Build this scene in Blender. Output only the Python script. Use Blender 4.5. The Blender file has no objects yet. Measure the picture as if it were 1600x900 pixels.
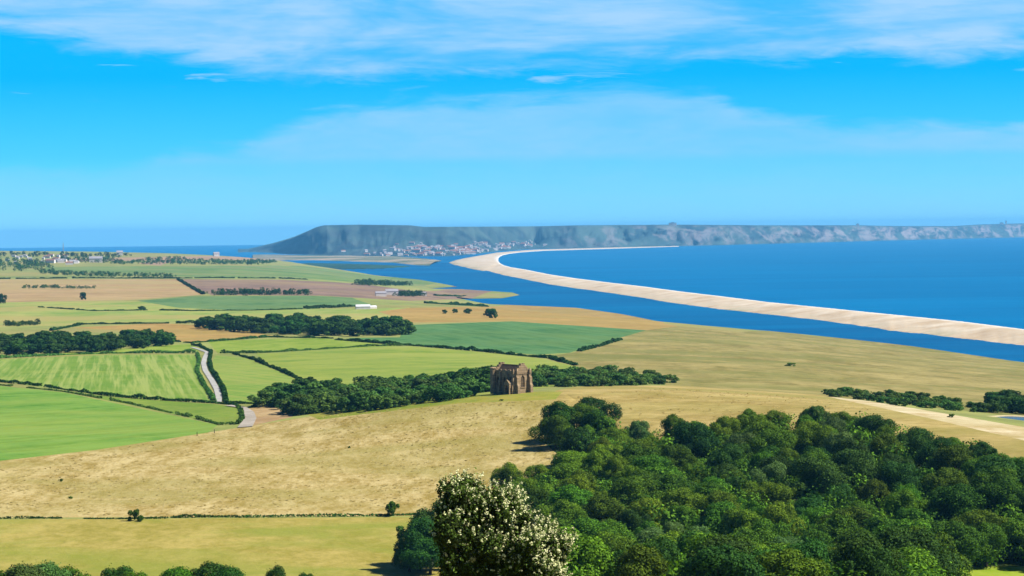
import bpy, bmesh, math, random
import numpy as np
from mathutils import Vector, Matrix
from mathutils.geometry import delaunay_2d_cdt

random.seed(7)
rng = np.random.default_rng(7)
sc = bpy.context.scene
COL = sc.collection

# ------------------------------------------------------------------ camera
H = 130.0            # eye height above the sea
F = 3500.0           # focal length in pixels of a 1600 px wide frame
RE = 7.4e6           # effective earth radius (with refraction): far water really drops away
PITCH = math.atan(93 / F)
ROLL = 0.0123
r0 = Vector((1, 0, 0)); f0 = Vector((0, math.cos(PITCH), -math.sin(PITCH))); u0 = Vector((0, math.sin(PITCH), math.cos(PITCH)))
CR = r0 * math.cos(ROLL) - u0 * math.sin(ROLL)
CU = u0 * math.cos(ROLL) + r0 * math.sin(ROLL)
CF = f0
cam = bpy.data.cameras.new('camera'); cam_o = bpy.data.objects.new('camera', cam); COL.objects.link(cam_o)
cam.sensor_width = 36; cam.lens = 36 * F / 1600; cam.clip_start = 0.5; cam.clip_end = 200000
cam_o.matrix_world = Matrix(((CR.x, CU.x, -CF.x, 0), (CR.y, CU.y, -CF.y, 0), (CR.z, CU.z, -CF.z, H), (0, 0, 0, 1)))
sc.camera = cam_o

# ------------------------------------------------------------------ sun, sky, exposure
SUN_AZ = math.radians(97); SUN_EL = math.radians(48)
sun = bpy.data.lights.new('sun', 'SUN'); sun.energy = 5.0; sun.angle = math.radians(0.5); sun.color = (1.0, 0.94, 0.84)
sun_o = bpy.data.objects.new('sun', sun); COL.objects.link(sun_o)
sdir = Vector((math.sin(SUN_AZ) * math.cos(SUN_EL), math.cos(SUN_AZ) * math.cos(SUN_EL), math.sin(SUN_EL)))
sun_o.rotation_euler = sdir.to_track_quat('Z', 'Y').to_euler()
sun_o.location = sdir * 400
sc.view_settings.view_transform = 'Standard'; sc.view_settings.look = 'None'
sc.view_settings.exposure = 1.08; sc.view_settings.gamma = 1.0
sc.view_settings.use_curve_mapping = False

W = bpy.data.worlds.new('World'); sc.world = W; W.use_nodes = True
SKY_STRENGTH = 0.06


class NT:
    """small helper to write node trees"""
    def __init__(s, tree): s.t = tree; s.n = tree.nodes; s.l = tree.links
    def node(s, typ, **kw):
        n = s.n.new(typ)
        for k, v in kw.items(): setattr(n, k, v)
        return n
    def put(s, sock, val):
        if hasattr(val, 'is_output') or isinstance(val, bpy.types.NodeSocket): s.l.new(val, sock)
        else: sock.default_value = val
    def math(s, op, a, b=None, c=None, clamp=False):
        n = s.node('ShaderNodeMath', operation=op, use_clamp=clamp); s.put(n.inputs[0], a)
        if b is not None: s.put(n.inputs[1], b)
        if c is not None: s.put(n.inputs[2], c)
        return n.outputs[0]
    def mix(s, fac, a, b, mode='MIX'):
        n = s.node('ShaderNodeMix', data_type='RGBA', blend_type=mode)
        s.put(n.inputs[0], fac)
        s.put(n.inputs[6], a if not isinstance(a, tuple) else (*a[:3], 1)); s.put(n.inputs[7], b if not isinstance(b, tuple) else (*b[:3], 1))
        return n.outputs[2]
    def maprange(s, v, a, b, c=0.0, d=1.0, smooth=False):
        n = s.node('ShaderNodeMapRange'); n.clamp = True
        if smooth: n.interpolation_type = 'SMOOTHSTEP'
        s.put(n.inputs[0], v); s.put(n.inputs[1], a); s.put(n.inputs[2], b); s.put(n.inputs[3], c); s.put(n.inputs[4], d)
        return n.outputs[0]
    def noise(s, vec, scale, detail=4.0, rough=0.55, dist=0.0):
        n = s.node('ShaderNodeTexNoise'); s.put(n.inputs['Vector'], vec)
        n.inputs['Scale'].default_value = scale; n.inputs['Detail'].default_value = detail
        n.inputs['Roughness'].default_value = rough; n.inputs['Distortion'].default_value = dist
        return n.outputs[0]
    def vmul(s, vec, m):
        n = s.node('ShaderNodeVectorMath', operation='MULTIPLY'); s.put(n.inputs[0], vec); n.inputs[1].default_value = m
        return n.outputs[0]
    def ramp(s, fac, pts, mode='LINEAR'):
        n = s.node('ShaderNodeValToRGB'); cr = n.color_ramp; cr.interpolation = mode
        while len(cr.elements) < len(pts): cr.elements.new(0.5)
        for e, (p, c) in zip(cr.elements, pts):
            e.position = p; e.color = (c, c, c, 1) if not isinstance(c, tuple) else (*c, 1)
        s.put(n.inputs[0], fac)
        return n.outputs[0]


def build_sky():
    k = NT(W.node_tree); k.n.clear()
    out = k.node('ShaderNodeOutputWorld'); bg = k.node('ShaderNodeBackground')
    sky = k.node('ShaderNodeTexSky', sky_type='NISHITA'); sky.sun_disc = False
    sky.sun_elevation = SUN_EL; sky.sun_rotation = SUN_AZ
    sky.altitude = 130; sky.air_density = 1.0; sky.dust_density = 0.2; sky.ozone_density = 3.0
    tc = k.node('ShaderNodeTexCoord'); sep = k.node('ShaderNodeSeparateXYZ'); k.l.new(tc.outputs['Generated'], sep.inputs[0])
    x, y, z = sep.outputs
    r = k.math('SQRT', k.math('ADD', k.math('MULTIPLY', x, x), k.math('MULTIPLY', y, y)))
    el = k.math('DIVIDE', z, k.math('MAXIMUM', r, 0.001))        # tangent of the elevation
    az = k.math('ARCTAN2', x, y)
    comb = k.node('ShaderNodeCombineXYZ'); k.put(comb.inputs[0], az); k.put(comb.inputs[1], el)
    p = comb.outputs[0]
    # the photograph's air is a deep saturated azure: grade the clear sky
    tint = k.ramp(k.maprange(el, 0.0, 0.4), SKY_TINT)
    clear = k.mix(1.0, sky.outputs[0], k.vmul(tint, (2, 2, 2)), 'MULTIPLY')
    # upper sheet of cloud: a long bank with a ragged underside
    azn = k.maprange(az, -0.30, 0.30)                            # -0.30 .. 0.30 rad
    P = lambda u: ((u - 800) / F + 0.30) / 0.60
    E = lambda v: (357 - v) / F * 8
    edge = k.ramp(azn, [(P(-250), E(-20)), (P(100), E(25)), (P(250), E(62)), (P(440), E(98)), (P(640), E(100)), (P(850), E(80)), (P(1000), E(86)), (P(1200), E(80)), (P(1330), E(60)), (P(1480), E(78)), (P(1650), E(72))], 'EASE')
    n1 = k.noise(k.vmul(p, (9, 42, 1)), 1.0, 6, 0.6, 0.4)
    n2 = k.noise(k.vmul(p, (30, 160, 1)), 1.0, 5, 0.62, 0.6)
    e1 = k.math('ADD', k.math('SUBTRACT', el, k.math('DIVIDE', edge, 8.0)), k.math('MULTIPLY', k.math('SUBTRACT', n1, 0.5), 0.034))
    e1 = k.math('ADD', e1, k.math('MULTIPLY', k.math('SUBTRACT', n2, 0.5), 0.018))
    m1 = k.maprange(e1, -0.010, 0.003, 0, 1, True)
    thick = k.maprange(k.noise(k.vmul(p, (7, 30, 3)), 1.0, 5, 0.6, 0.3), 0.38, 0.60, 0.22, 1.0, True)
    streak = k.maprange(k.noise(k.vmul(p, (14, 150, 3)), 1.0, 4, 0.55, 0.2), 0.34, 0.6, 0.62, 1.0)
    top = k.maprange(el, 0.12, 0.22, 1, 0.12, True)              # thins out higher up
    m1 = k.math('MULTIPLY', k.math('MULTIPLY', m1, k.math('MULTIPLY', thick, streak)), top)
    # lower veil: flat base, ragged top
    edge2 = k.ramp(azn, [(P(-250), E(272)), (P(150), E(262)), (P(330), E(225)), (P(560), E(165)), (P(800), E(152)), (P(1000), E(141)), (P(1110), E(150)), (P(1180), E(185)), (P(1350), E(205)), (P(1650), E(210))], 'EASE')
    e2 = k.math('SUBTRACT', k.math('DIVIDE', edge2, 8.0), el)
    e2 = k.math('ADD', e2, k.math('MULTIPLY', k.math('SUBTRACT', n1, 0.5), 0.014))
    e2 = k.math('ADD', e2, k.math('MULTIPLY', k.math('SUBTRACT', n2, 0.5), 0.012))
    m2 = k.math('MULTIPLY', k.maprange(e2, -0.004, 0.006, 0, 1, True), k.maprange(el, 0.0285, 0.034, 0.45, 1, True))
    m2 = k.math('MULTIPLY', m2, k.math('MULTIPLY', k.maprange(n1, 0.3, 0.6, 0.55, 1.0), k.maprange(n2, 0.3, 0.65, 0.75, 1.0)))
    # a few small bright shreds
    sh = k.noise(k.vmul(p, (13, 120, 7)), 1.0, 5, 0.6, 0.5)
    m3 = k.math('MULTIPLY', k.maprange(sh, 0.61, 0.70, 0, 1, True), k.math('MULTIPLY', k.maprange(el, 0.056, 0.064, 0, 1, True), k.maprange(el, 0.078, 0.072, 0, 1, True)))
    c = k.mix(k.math('MULTIPLY', m2, 0.85), clear, CLOUD_LOW)
    c = k.mix(k.math('MULTIPLY', m1, 0.92), c, CLOUD_HIGH)
    c = k.mix(k.math('MULTIPLY', m3, 0.6), c, CLOUD_HIGH)
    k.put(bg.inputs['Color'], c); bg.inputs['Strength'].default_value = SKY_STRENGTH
    k.l.new(bg.outputs[0], out.inputs[0])


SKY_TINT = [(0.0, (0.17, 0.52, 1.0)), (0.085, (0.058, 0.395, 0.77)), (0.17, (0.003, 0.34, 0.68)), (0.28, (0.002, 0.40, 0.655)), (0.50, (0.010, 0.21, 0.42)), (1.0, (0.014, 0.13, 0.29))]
CLOUD_LOW = (2.5, 5.3, 8.0)
CLOUD_HIGH = (3.3, 5.5, 7.9)
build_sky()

# ------------------------------------------------------------------ geometry of the view
EYE = Vector((0, 0, H))
def ray(u, v):
    d = CF + CR * ((u - 800) / F) + CU * ((450 - v) / F)
    return d
def slope(u, v):
    d = ray(u, v); return d.x / d.y, d.z / d.y          # t = X/Y, dz/dY
def wz(Y): return -Y * Y / (2 * RE)                      # sea level at distance Y
def on_water(u, v, zr=0.0):
    """where the sight line meets a level zr above the water"""
    t, m = slope(u, v)
    # H + m Y = zr - Y^2/2R
    a = 1 / (2 * RE); b = m; c = H - zr
    disc = max(b * b - 4 * a * c, 0.0)
    Y = (-b - math.sqrt(disc)) / (2 * a)
    Y = min(Y, 34000)
    return Vector((t * Y, Y, zr + wz(Y)))
def px(m, Y): return m * F / Y

# land profiles: for each picture column, (row, distance) pairs give the height of the ground there
PROF = {
 -300: [(900, 520), (808, 620), (712, 750), (604, 1100), (555, 1500), (520, 1900), (500, 2300), (470, 3000), (438, 4000), (415, 5200), (400, 6800), (392, 8500)],
 0:   [(900, 530), (808, 620), (718, 760), (604, 1100), (555, 1500), (520, 1900), (500, 2300), (470, 3000), (437, 4000), (415, 5200), (398.5, 6800), (390.5, 8500)],
 200: [(900, 530), (808, 620), (760, 690), (692, 800), (650, 930), (620, 1040), (553, 1500), (530, 1750), (500, 2200), (470, 2900), (437, 4000), (415, 5200), (399.5, 6500), (392.5, 8200)],
 400: [(900, 530), (806, 620), (720, 740), (662, 870), (632, 960), (560, 1450), (530, 1750), (500, 2200), (470, 2900), (437, 4000), (417, 5300), (406.5, 6500), (399, 8200)],
 600: [(900, 530), (803, 630), (720, 740), (641, 840), (628, 960), (595, 1150), (540, 1550), (525, 1750), (500, 2150), (480, 2600), (462, 3200), (447, 4000), (437, 5000)],
 800: [(900, 530), (800, 630), (720, 720), (690, 760), (650, 812), (612, 852), (607, 900), (604, 980), (588, 1150), (555, 1450), (530, 1700), (503, 2100), (490, 2450), (481, 2700)],
 1000: [(900, 520), (800, 600), (730, 690), (650, 800), (606, 872), (604, 960), (597, 1060), (560, 1400), (530, 1800), (510, 2200), (498, 2480)],
 1200: [(900, 520), (800, 590), (720, 680), (660, 770), (626, 820), (620, 900), (608, 1050), (570, 1350), (540, 1750), (518.5, 2300)],
 1400: [(900, 520), (800, 580), (720, 660), (670, 710), (638, 765), (634, 860), (628, 950), (600, 1200), (570, 1550), (548, 2050)],
 1600: [(900, 520), (800, 570), (735, 610), (690, 660), (664, 760), (652, 880), (640, 960), (610, 1200), (585, 1560), (569, 1950)],
 1900: [(900, 520), (800, 560), (735, 600), (705, 660), (690, 760), (680, 850), (660, 960), (640, 1200), (620, 1500), (608, 1720)],
}
NEAR = [(1.0, 128.3), (20, 125), (60, 118), (130, 106), (200, 94), (300, 77), (400, 61), (470, 51.5)]
SHORE = {-300: 12500, 0: 12500, 200: 11500, 400: 9300, 600: 6400, 800: 3500, 1000: 3080, 1200: 2760, 1400: 2330, 1600: 2065, 1900: 1800}
LS = np.linspace(0, math.log(60000), 1400)
cu = sorted(PROF); ct = np.array([(u - 800) / F for u in cu])
colz = []
for u in cu:
    Y = [a for a, b in NEAR]; Z = [b for a, b in NEAR]
    for v, d in PROF[u]:
        Y.append(d); Z.append(H + slope(u, v)[1] * d)
    ys = SHORE[u]; Y += [ys, ys * 1.06, 60000]; Z += [wz(ys) + 0.2, wz(ys * 1.06) - 6, wz(60000) - 6]
    colz.append(np.interp(LS, np.log(Y), Z))
colz = np.array(colz)
TS = np.linspace(ct[0], ct[-1], 441)
tmp = np.array([np.interp(TS, ct, colz[:, j]) for j in range(len(LS))]).T       # (t, s)
def smooth(a, sig, axis):
    r = int(3 * sig); k = np.exp(-0.5 * (np.arange(-r, r + 1) / sig) ** 2); k /= k.sum()
    pad = [(0, 0), (0, 0)]; pad[axis] = (r, r)
    ap = np.pad(a, pad, mode='edge')
    return np.apply_along_axis(lambda m: np.convolve(m, k, mode='valid'), axis, ap)
GZ = smooth(smooth(tmp, 18, 0), 2.6, 1)
def height(X, Y):
    X = np.asarray(X, float); Y = np.maximum(np.asarray(Y, float), 1.0)
    t = np.clip(X / np.maximum(Y, 60.0), TS[0], TS[-1]); s = np.log(Y)
    a = (t - TS[0]) / (TS[1] - TS[0]); b = s / (LS[1] - LS[0])
    i = np.clip(a.astype(int), 0, len(TS) - 2); j = np.clip(b.astype(int), 0, len(LS) - 2)
    fa = a - i; fb = b - j
    z = (GZ[i, j] * (1 - fa) + GZ[i + 1, j] * fa) * (1 - fb) + (GZ[i, j + 1] * (1 - fa) + GZ[i + 1, j + 1] * fa) * fb
    und = 0.5 * np.sin(X / 61 + 1.3 * np.sin(Y / 83)) * np.sin(Y / 97 + X / 140) * np.clip((Y - 900) / 600, 0, 1)
    return z + und
def gh(x, y): return float(height(x, y))
YS = np.exp(np.linspace(math.log(300), math.log(14000), 2600))
def hit(u, v):
    """first point of the land along the sight line"""
    t, m = slope(u, v)
    z = H + m * YS; g = height(t * YS, YS)
    k = np.nonzero(g >= z)[0]
    if len(k) == 0:
        k = [int(np.argmin(z - g))]
    j = k[0]
    if j == 0: Y = YS[0]
    else:
        a = z[j - 1] - g[j - 1]; b = z[j] - g[j]
        w = a / (a - b) if a - b != 0 else 0
        Y = YS[j - 1] + (YS[j] - YS[j - 1]) * min(max(w, 0), 1)
    return Vector((t * Y, Y, gh(t * Y, Y)))
def densify(pts, step):
    out = []
    n = len(pts)
    for i in range(n):
        a = pts[i]; b = pts[(i + 1) % n]
        m = max(1, int(math.hypot(b[0] - a[0], b[1] - a[1]) / step))
        for q in range(m): out.append((a[0] + (b[0] - a[0]) * q / m, a[1] + (b[1] - a[1]) * q / m))
    return out
def inside(px_, py_, poly):
    """vectorised point in polygon"""
    px_ = np.asarray(px_); py_ = np.asarray(py_); r = np.zeros(px_.shape, bool)
    n = len(poly); j = n - 1
    for i in range(n):
        xi, yi = poly[i]; xj, yj = poly[j]
        if yi != yj:
            c = ((yi > py_) != (yj > py_)) & (px_ < (xj - xi) * (py_ - yi) / (yj - yi) + xi)
            r ^= c
        j = i
    return r

def fbm(x, y, o=4):
    from mathutils import noise
    return noise.fractal(Vector((x, y, 0.3)), 0.9, 2.1, o)

# ------------------------------------------------------------------ object helpers
def mesh_np(name, V, Fq, mat=None, smooth_=False, attr=None):
    me = bpy.data.meshes.new(name)
    V = np.asarray(V, np.float32); Fq = np.asarray(Fq, np.int32)
    k = Fq.shape[1]
    me.vertices.add(len(V)); me.vertices.foreach_set('co', V.ravel())
    me.loops.add(Fq.size); me.loops.foreach_set('vertex_index', Fq.ravel())
    me.polygons.add(len(Fq)); me.polygons.foreach_set('loop_start', np.arange(0, Fq.size, k, dtype=np.int32))
    if smooth_: me.polygons.foreach_set('use_smooth', np.ones(len(Fq), bool))
    if attr is not None:
        a = me.attributes.new('shade', 'FLOAT', 'POINT'); a.data.foreach_set('value', np.asarray(attr, np.float32))
    me.update(calc_edges=True); me.validate()
    if mat: me.materials.append(mat)
    return me
def link(name, me, parent=None, loc=None):
    o = bpy.data.objects.new(name, me); COL.objects.link(o)
    if parent: o.parent = parent
    if loc is not None: o.location = loc
    return o
def tag(o, label, cat, group=None):
    o['label'] = label; o['category'] = cat
    if group: o['group'] = group
    return o
def struct(o, label=None):
    o['kind'] = 'structure'
    if label: o['label'] = label
    return o
class MB:
    def __init__(s): s.v = []; s.f = []
    def add(s, V, Fs):
        b = len(s.v); s.v += [tuple(p) for p in V]; s.f += [[b + i for i in q] for q in Fs]; return s
    def box(s, x0, x1, y0, y1, z0, z1):
        return s.add([(x0, y0, z0), (x1, y0, z0), (x1, y1, z0), (x0, y1, z0), (x0, y0, z1), (x1, y0, z1), (x1, y1, z1), (x0, y1, z1)],
                     [(0, 3, 2, 1), (4, 5, 6, 7), (0, 1, 5, 4), (1, 2, 6, 5), (2, 3, 7, 6), (3, 0, 4, 7)])
    def prism_x(s, prof, x0, x1):
        """profile in (y, z) extruded along x"""
        n = len(prof)
        V = [(x0, a, b) for a, b in prof] + [(x1, a, b) for a, b in prof]
        return s.add(V, [tuple(range(n))[::-1], tuple(range(n, 2 * n))] + [(i, (i + 1) % n, n + (i + 1) % n, n + i) for i in range(n)])
    def prism_y(s, prof, y0, y1):
        n = len(prof)
        V = [(a, y0, b) for a, b in prof] + [(a, y1, b) for a, b in prof]
        return s.add(V, [tuple(range(n)), tuple(range(n, 2 * n))[::-1]] + [((i + 1) % n, i, n + i, n + (i + 1) % n) for i in range(n)])
    def tube(s, pts, rad, seg=7):
        base = None
        rings = []
        for i, p in enumerate(pts):
            p = Vector(p); d = (Vector(pts[min(i + 1, len(pts) - 1)]) - Vector(pts[max(i - 1, 0)])).normalized()
            a = d.orthogonal().normalized(); b = d.cross(a)
            rings.append([tuple(p + (a * math.cos(q * 2 * math.pi / seg) + b * math.sin(q * 2 * math.pi / seg)) * rad[i]) for q in range(seg)])
        V = [p for r in rings for p in r]; Fs = []
        for i in range(len(pts) - 1):
            for q in range(seg):
                w = (q + 1) % seg
                Fs.append((i * seg + q, i * seg + w, (i + 1) * seg + w, (i + 1) * seg + q))
        Fs.append(tuple(range(seg))[::-1]); Fs.append(tuple((len(pts) - 1) * seg + q for q in range(seg)))
        return s.add(V, Fs)
    def mesh(s, name, mat):
        me = bpy.data.meshes.new(name); me.from_pydata(s.v, [], s.f); me.update()
        if mat: me.materials.append(mat)
        return me
    def build(s, name, mat, parent=None): return link(name, s.mesh(name, mat), parent)

# ------------------------------------------------------------------ materials
GAIN = 2.55     # sun + sky + exposure seen by level ground, to turn seen colours into surface colours
def lin(c): 
    c /= 255.0
    return c / 12.92 if c <= 0.04045 else ((c + 0.055) / 1.055) ** 2.4
def alb(r, g, b, k=1.0): return tuple(min(lin(q) / GAIN * k, 0.8) for q in (r, g, b))
def new_mat(name):
    m = bpy.data.materials.new(name); m.use_nodes = True
    k = NT(m.node_tree); b = k.n['Principled BSDF']
    b.inputs['Roughness'].default_value = 0.95; b.inputs['Specular IOR Level'].default_value = 0.1
    return m, k, b
def field_mat(name, c_lo, c_hi, c_patch=None, scale=0.02, fine=0.25, stripe=None, squash=(1, 1, 1), patch_amt=0.6, bump=0.0, contrast=1.35):
    m, k, b = new_mat(name)
    g = k.node('ShaderNodeNewGeometry'); p = k.vmul(g.outputs['Position'], squash)
    n = k.noise(p, scale, 6, 0.62, 0.3)
    n2 = k.noise(p, fine, 5, 0.7, 0.2)
    n3 = k.noise(p, fine * 0.28, 4, 0.65, 0.4)
    f = k.math('ADD', k.math('MULTIPLY', n, 0.34), k.math('ADD', k.math('MULTIPLY', n2, 0.36), k.math('MULTIPLY', n3, 0.30)))
    f = k.maprange(f, 0.5 - 0.11 / contrast, 0.5 + 0.11 / contrast)
    mid = tuple((q + w) / 2 for q, w in zip(c_lo, c_hi))
    lo2 = tuple(max(m_ + (q - m_) * 1.45, 0.004) for q, m_ in zip(c_lo, mid)); hi2 = tuple(m_ + (q - m_) * 1.25 for q, m_ in zip(c_hi, mid))
    c = k.mix(f, lo2, hi2)
    if c_patch:
        pn = k.noise(k.vmul(g.outputs['Position'], (0.7, 1.3, 1)), scale * 0.45, 4, 0.6, 0.6)
        c = k.mix(k.maprange(pn, 0.44, 0.62, 0, patch_amt), c, c_patch)
    if stripe:
        ang, wl, amt, col = stripe
        rt = k.node('ShaderNodeVectorRotate'); rt.rotation_type = 'Z_AXIS'; k.put(rt.inputs['Vector'], g.outputs['Position']); rt.inputs['Angle'].default_value = ang
        ws = k.noise(k.vmul(rt.outputs[0], (1 / wl, 0.004, 0)), 1.0, 3, 0.7, 0.0)
        c = k.mix(k.maprange(ws, 0.43, 0.60, 0, amt), c, col)
    k.put(b.inputs['Base Color'], c)
    if bump:
        bn = k.node('ShaderNodeBump'); bn.inputs['Strength'].default_value = bump; bn.inputs['Distance'].default_value = 0.6
        k.put(bn.inputs['Height'], n2); k.l.new(bn.outputs[0], b.inputs['Normal'])
    return m
def plain_mat(name, c, var=0.25, scale=0.5, rough=0.95):
    m, k, b = new_mat(name)
    tc = k.node('ShaderNodeTexCoord')
    n = k.noise(tc.outputs['Object'], scale, 5, 0.6, 0.2)
    k.put(b.inputs['Base Color'], k.mix(k.maprange(n, 0.3, 0.7), tuple(q * (1 - var) for q in c), tuple(q * (1 + var) for q in c)))
    b.inputs['Roughness'].default_value = rough
    return m
def leaf_mat(name, c_dark, c_light, hue=0.04, val=0.35, transl=0.25):
    m, k, b = new_mat(name)
    at = k.node('ShaderNodeAttribute'); at.attribute_name = 'shade'
    oi = k.node('ShaderNodeObjectInfo')
    c = k.mix(at.outputs['Fac'], c_dark, c_light)
    hs = k.node('ShaderNodeHueSaturation'); k.put(hs.inputs['Color'], c)
    k.put(hs.inputs['Hue'], k.maprange(oi.outputs['Random'], 0, 1, 0.5 - hue, 0.5 + hue))
    rnd2 = k.math('FRACT', k.math('MULTIPLY', oi.outputs['Random'], 7.31))
    k.put(hs.inputs['Value'], k.maprange(rnd2, 0, 1, 1 - val, 1 + val))
    k.put(b.inputs['Base Color'], hs.outputs[0])
    b.inputs['Roughness'].default_value = 0.8
    tr = k.node('ShaderNodeBsdfTranslucent'); k.put(tr.inputs['Color'], hs.outputs[0])
    mx = k.node('ShaderNodeMixShader'); mx.inputs[0].default_value = transl
    k.l.new(b.outputs[0], mx.inputs[1]); k.l.new(tr.outputs[0], mx.inputs[2])
    k.l.new(mx.outputs[0], k.n['Material Output'].inputs[0])
    return m

# ------------------------------------------------------------------ land: one sheet cut along the field edges
REG = []   # (name, material, picture-space outline); later ones lie over earlier ones
def region(name, mat, pts): REG.append((name, mat, pts))
M = {}
M['base'] = field_mat('rough_pasture', alb(150, 165, 85), alb(185, 195, 105), alb(200, 180, 110), 0.006, 0.05)
M['far_tan'] = field_mat('far_stubble', alb(190, 160, 125), alb(215, 180, 140), None, 0.004, 0.03)
M['far_green'] = field_mat('far_pasture', alb(115, 155, 75), alb(150, 175, 95), alb(170, 170, 110), 0.004, 0.02)
M['stubble'] = field_mat('stubble_field_grass', alb(196, 162, 110), alb(224, 190, 135), alb(206, 190, 118), 0.006, 0.05, squash=(1, 1.5, 1))
M['plough'] = field_mat('ploughed_soil', alb(152, 126, 108), alb(182, 150, 126), alb(190, 165, 115), 0.008, 0.05)
M['bluegreen'] = field_mat('young_crop', alb(90, 138, 74), alb(130, 168, 98), alb(140, 165, 88), 0.012, 0.08, squash=(1, 0.5, 1), stripe=(0.3, 9.0, 0.45, alb(140, 175, 108)))
M['crop'] = field_mat('green_crop', alb(72, 130, 66), alb(105, 158, 88), alb(122, 158, 80), 0.016, 0.10, squash=(1, 0.5, 1), patch_amt=0.7, stripe=(-0.25, 8.0, 0.5, alb(125, 172, 106)))
M['pale_green'] = field_mat('pale_pasture', alb(158, 186, 84), alb(198, 205, 108), alb(206, 190, 112), 0.010, 0.05, squash=(1, 0.45, 1), patch_amt=0.8)
M['gold'] = field_mat('gold_stubble', alb(190, 155, 80), alb(220, 185, 105), alb(190, 170, 90), 0.012, 0.12, squash=(1, 1.6, 1))
M['olive_tan'] = field_mat('dry_grass_slope', alb(162, 150, 80), alb(200, 184, 112), alb(144, 150, 70), 0.02, 0.14, squash=(1.0, 0.6, 1), bump=0.4, patch_amt=0.7, contrast=1.5)
M['bright'] = field_mat('bright_grass', alb(146, 178, 52), alb(178, 198, 80), alb(188, 200, 92), 0.016, 0.10, squash=(1, 0.5, 1))
M['striped'] = field_mat('mown_grass', alb(118, 162, 48), alb(156, 184, 70), alb(122, 172, 54), 0.016, 0.15, stripe=(-0.175, 4.2, 0.85, alb(190, 205, 108)))
M['striped2'] = field_mat('mown_grass_lane_side', alb(126, 174, 60), alb(162, 192, 80), alb(176, 186, 84), 0.014, 0.15, stripe=(math.radians(-28), 6.0, 0.55, alb(190, 194, 98)))
M['green2'] = field_mat('grazed_grass', alb(134, 168, 52), alb(172, 188, 74), alb(190, 198, 92), 0.02, 0.13, squash=(0.7, 1, 1), patch_amt=0.8, stripe=(math.radians(62), 9.0, 0.5, alb(188, 200, 96)))
M['vivid'] = field_mat('lush_grass', alb(110, 165, 48), alb(146, 188, 70), alb(170, 192, 80), 0.025, 0.16, patch_amt=0.7, stripe=(math.radians(48), 7.0, 0.45, alb(160, 205, 98)))
M['strip'] = field_mat('verge_grass', alb(120, 162, 48), alb(154, 182, 68), alb(170, 180, 82), 0.02, 0.2)
M['soil'] = field_mat('bare_soil', alb(200, 168, 112), alb(230, 200, 145), alb(180, 140, 98), 0.03, 0.2)
M['hill'] = field_mat('dry_hill_grass', alb(198, 174, 98), alb(240, 218, 150), alb(184, 174, 90), 0.04, 0.42, squash=(1.3, 0.55, 1), patch_amt=0.6, bump=0.5, contrast=1.5)
M['hill_green'] = field_mat('crest_grass', alb(140, 165, 45), alb(185, 185, 75), alb(205, 180, 85), 0.03, 0.2)
M['hill_right'] = field_mat('dry_crest_grass', alb(188, 166, 90), alb(226, 202, 126), alb(174, 170, 80), 0.03, 0.3, squash=(0.6, 1, 1), bump=0.3)
M['meadow'] = field_mat('meadow_grass', alb(186, 174, 78), alb(216, 198, 108), alb(166, 176, 66), 0.05, 0.40, squash=(0.9, 0.6, 1), patch_amt=0.8, bump=0.5, contrast=1.4)
M['sand'] = field_mat('sandy_track', alb(228, 204, 146), alb(255, 240, 198, 1.1), alb(205, 188, 115), 0.04, 0.2, patch_amt=0.5, contrast=1.3)
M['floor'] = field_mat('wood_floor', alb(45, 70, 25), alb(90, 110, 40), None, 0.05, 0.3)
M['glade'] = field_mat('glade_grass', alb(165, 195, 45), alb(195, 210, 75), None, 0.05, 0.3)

region('far_field', M['far_tan'], [(90, 404), (330, 400), (420, 403), (420, 407), (300, 406), (95, 409)])
region('far_field', M['far_tan'], [(215, 412), (275, 402), (268, 409), (250, 415)])
region('far_field', M['far_green'], [(70, 417), (220, 416), (420, 415), (480, 416), (600, 433), (715, 448), (600, 446), (560, 441), (470, 435), (400, 434), (300, 433), (130, 426), (72, 424)])
region('stubble_field', M['stubble'], [(-120, 437), (280, 436), (322, 460), (200, 469), (130, 470), (-120, 474)])
region('ploughed_field', M['plough'], [(278, 436), (440, 437), (560, 443), (650, 455), (720, 453), (812, 459), (800, 465), (640, 470), (500, 462), (330, 461)])
region('pasture', M['pale_green'], [(-140, 474), (130, 471), (210, 470), (290, 481), (380, 485), (300, 500), (120, 508), (-140, 516)])
region('crop_field', M['bluegreen'], [(215, 470), (300, 463), (480, 462), (550, 465), (585, 478), (500, 481), (380, 485), (280, 481)])
region('pasture', M['pale_green'], [(300, 500), (380, 486), (500, 482), (590, 482), (640, 480), (640, 504), (500, 500), (330, 506)])
region('stubble_field', M['gold'], [(110, 512), (250, 505), (330, 509), (430, 525), (300, 535), (255, 531), (230, 519)])
region('stubble_field', M['gold'], [(590, 487), (640, 481), (780, 478), (905, 482), (972, 492), (1060, 510), (1010, 516), (800, 502), (640, 504)])
region('crop_field', M['crop'], [(630, 508), (800, 502), (1010, 516), (890, 551), (840, 554), (560, 534), (545, 528), (625, 527)])
region('dry_field', M['olive_tan'], [(1010, 516), (1060, 510), (1085, 512), (1160, 519), (1200, 517), (1300, 528), (1425, 542), (1500, 552), (1600, 567), (1950, 612), (1950, 690), (1700, 672), (1540, 645), (1280, 618), (1060, 605), (900, 575), (860, 556), (895, 551)])
region('pasture', M['bright'], [(110, 551), (200, 544), (302, 537), (312, 549), (180, 553), (20, 558)])
region('pasture', M['bright'], [(325, 533), (500, 528), (570, 535), (625, 541), (400, 552), (340, 552)])
region('pasture', M['striped'], [(-200, 566), (0, 561), (180, 554), (305, 554), (312, 560), (306, 580), (335, 629), (180, 620), (60, 604), (0, 596), (-200, 580)])
region('pasture', M['striped2'], [(338, 555), (395, 560), (480, 600), (430, 617), (405, 632), (358, 631), (345, 600), (328, 572)])
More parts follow.
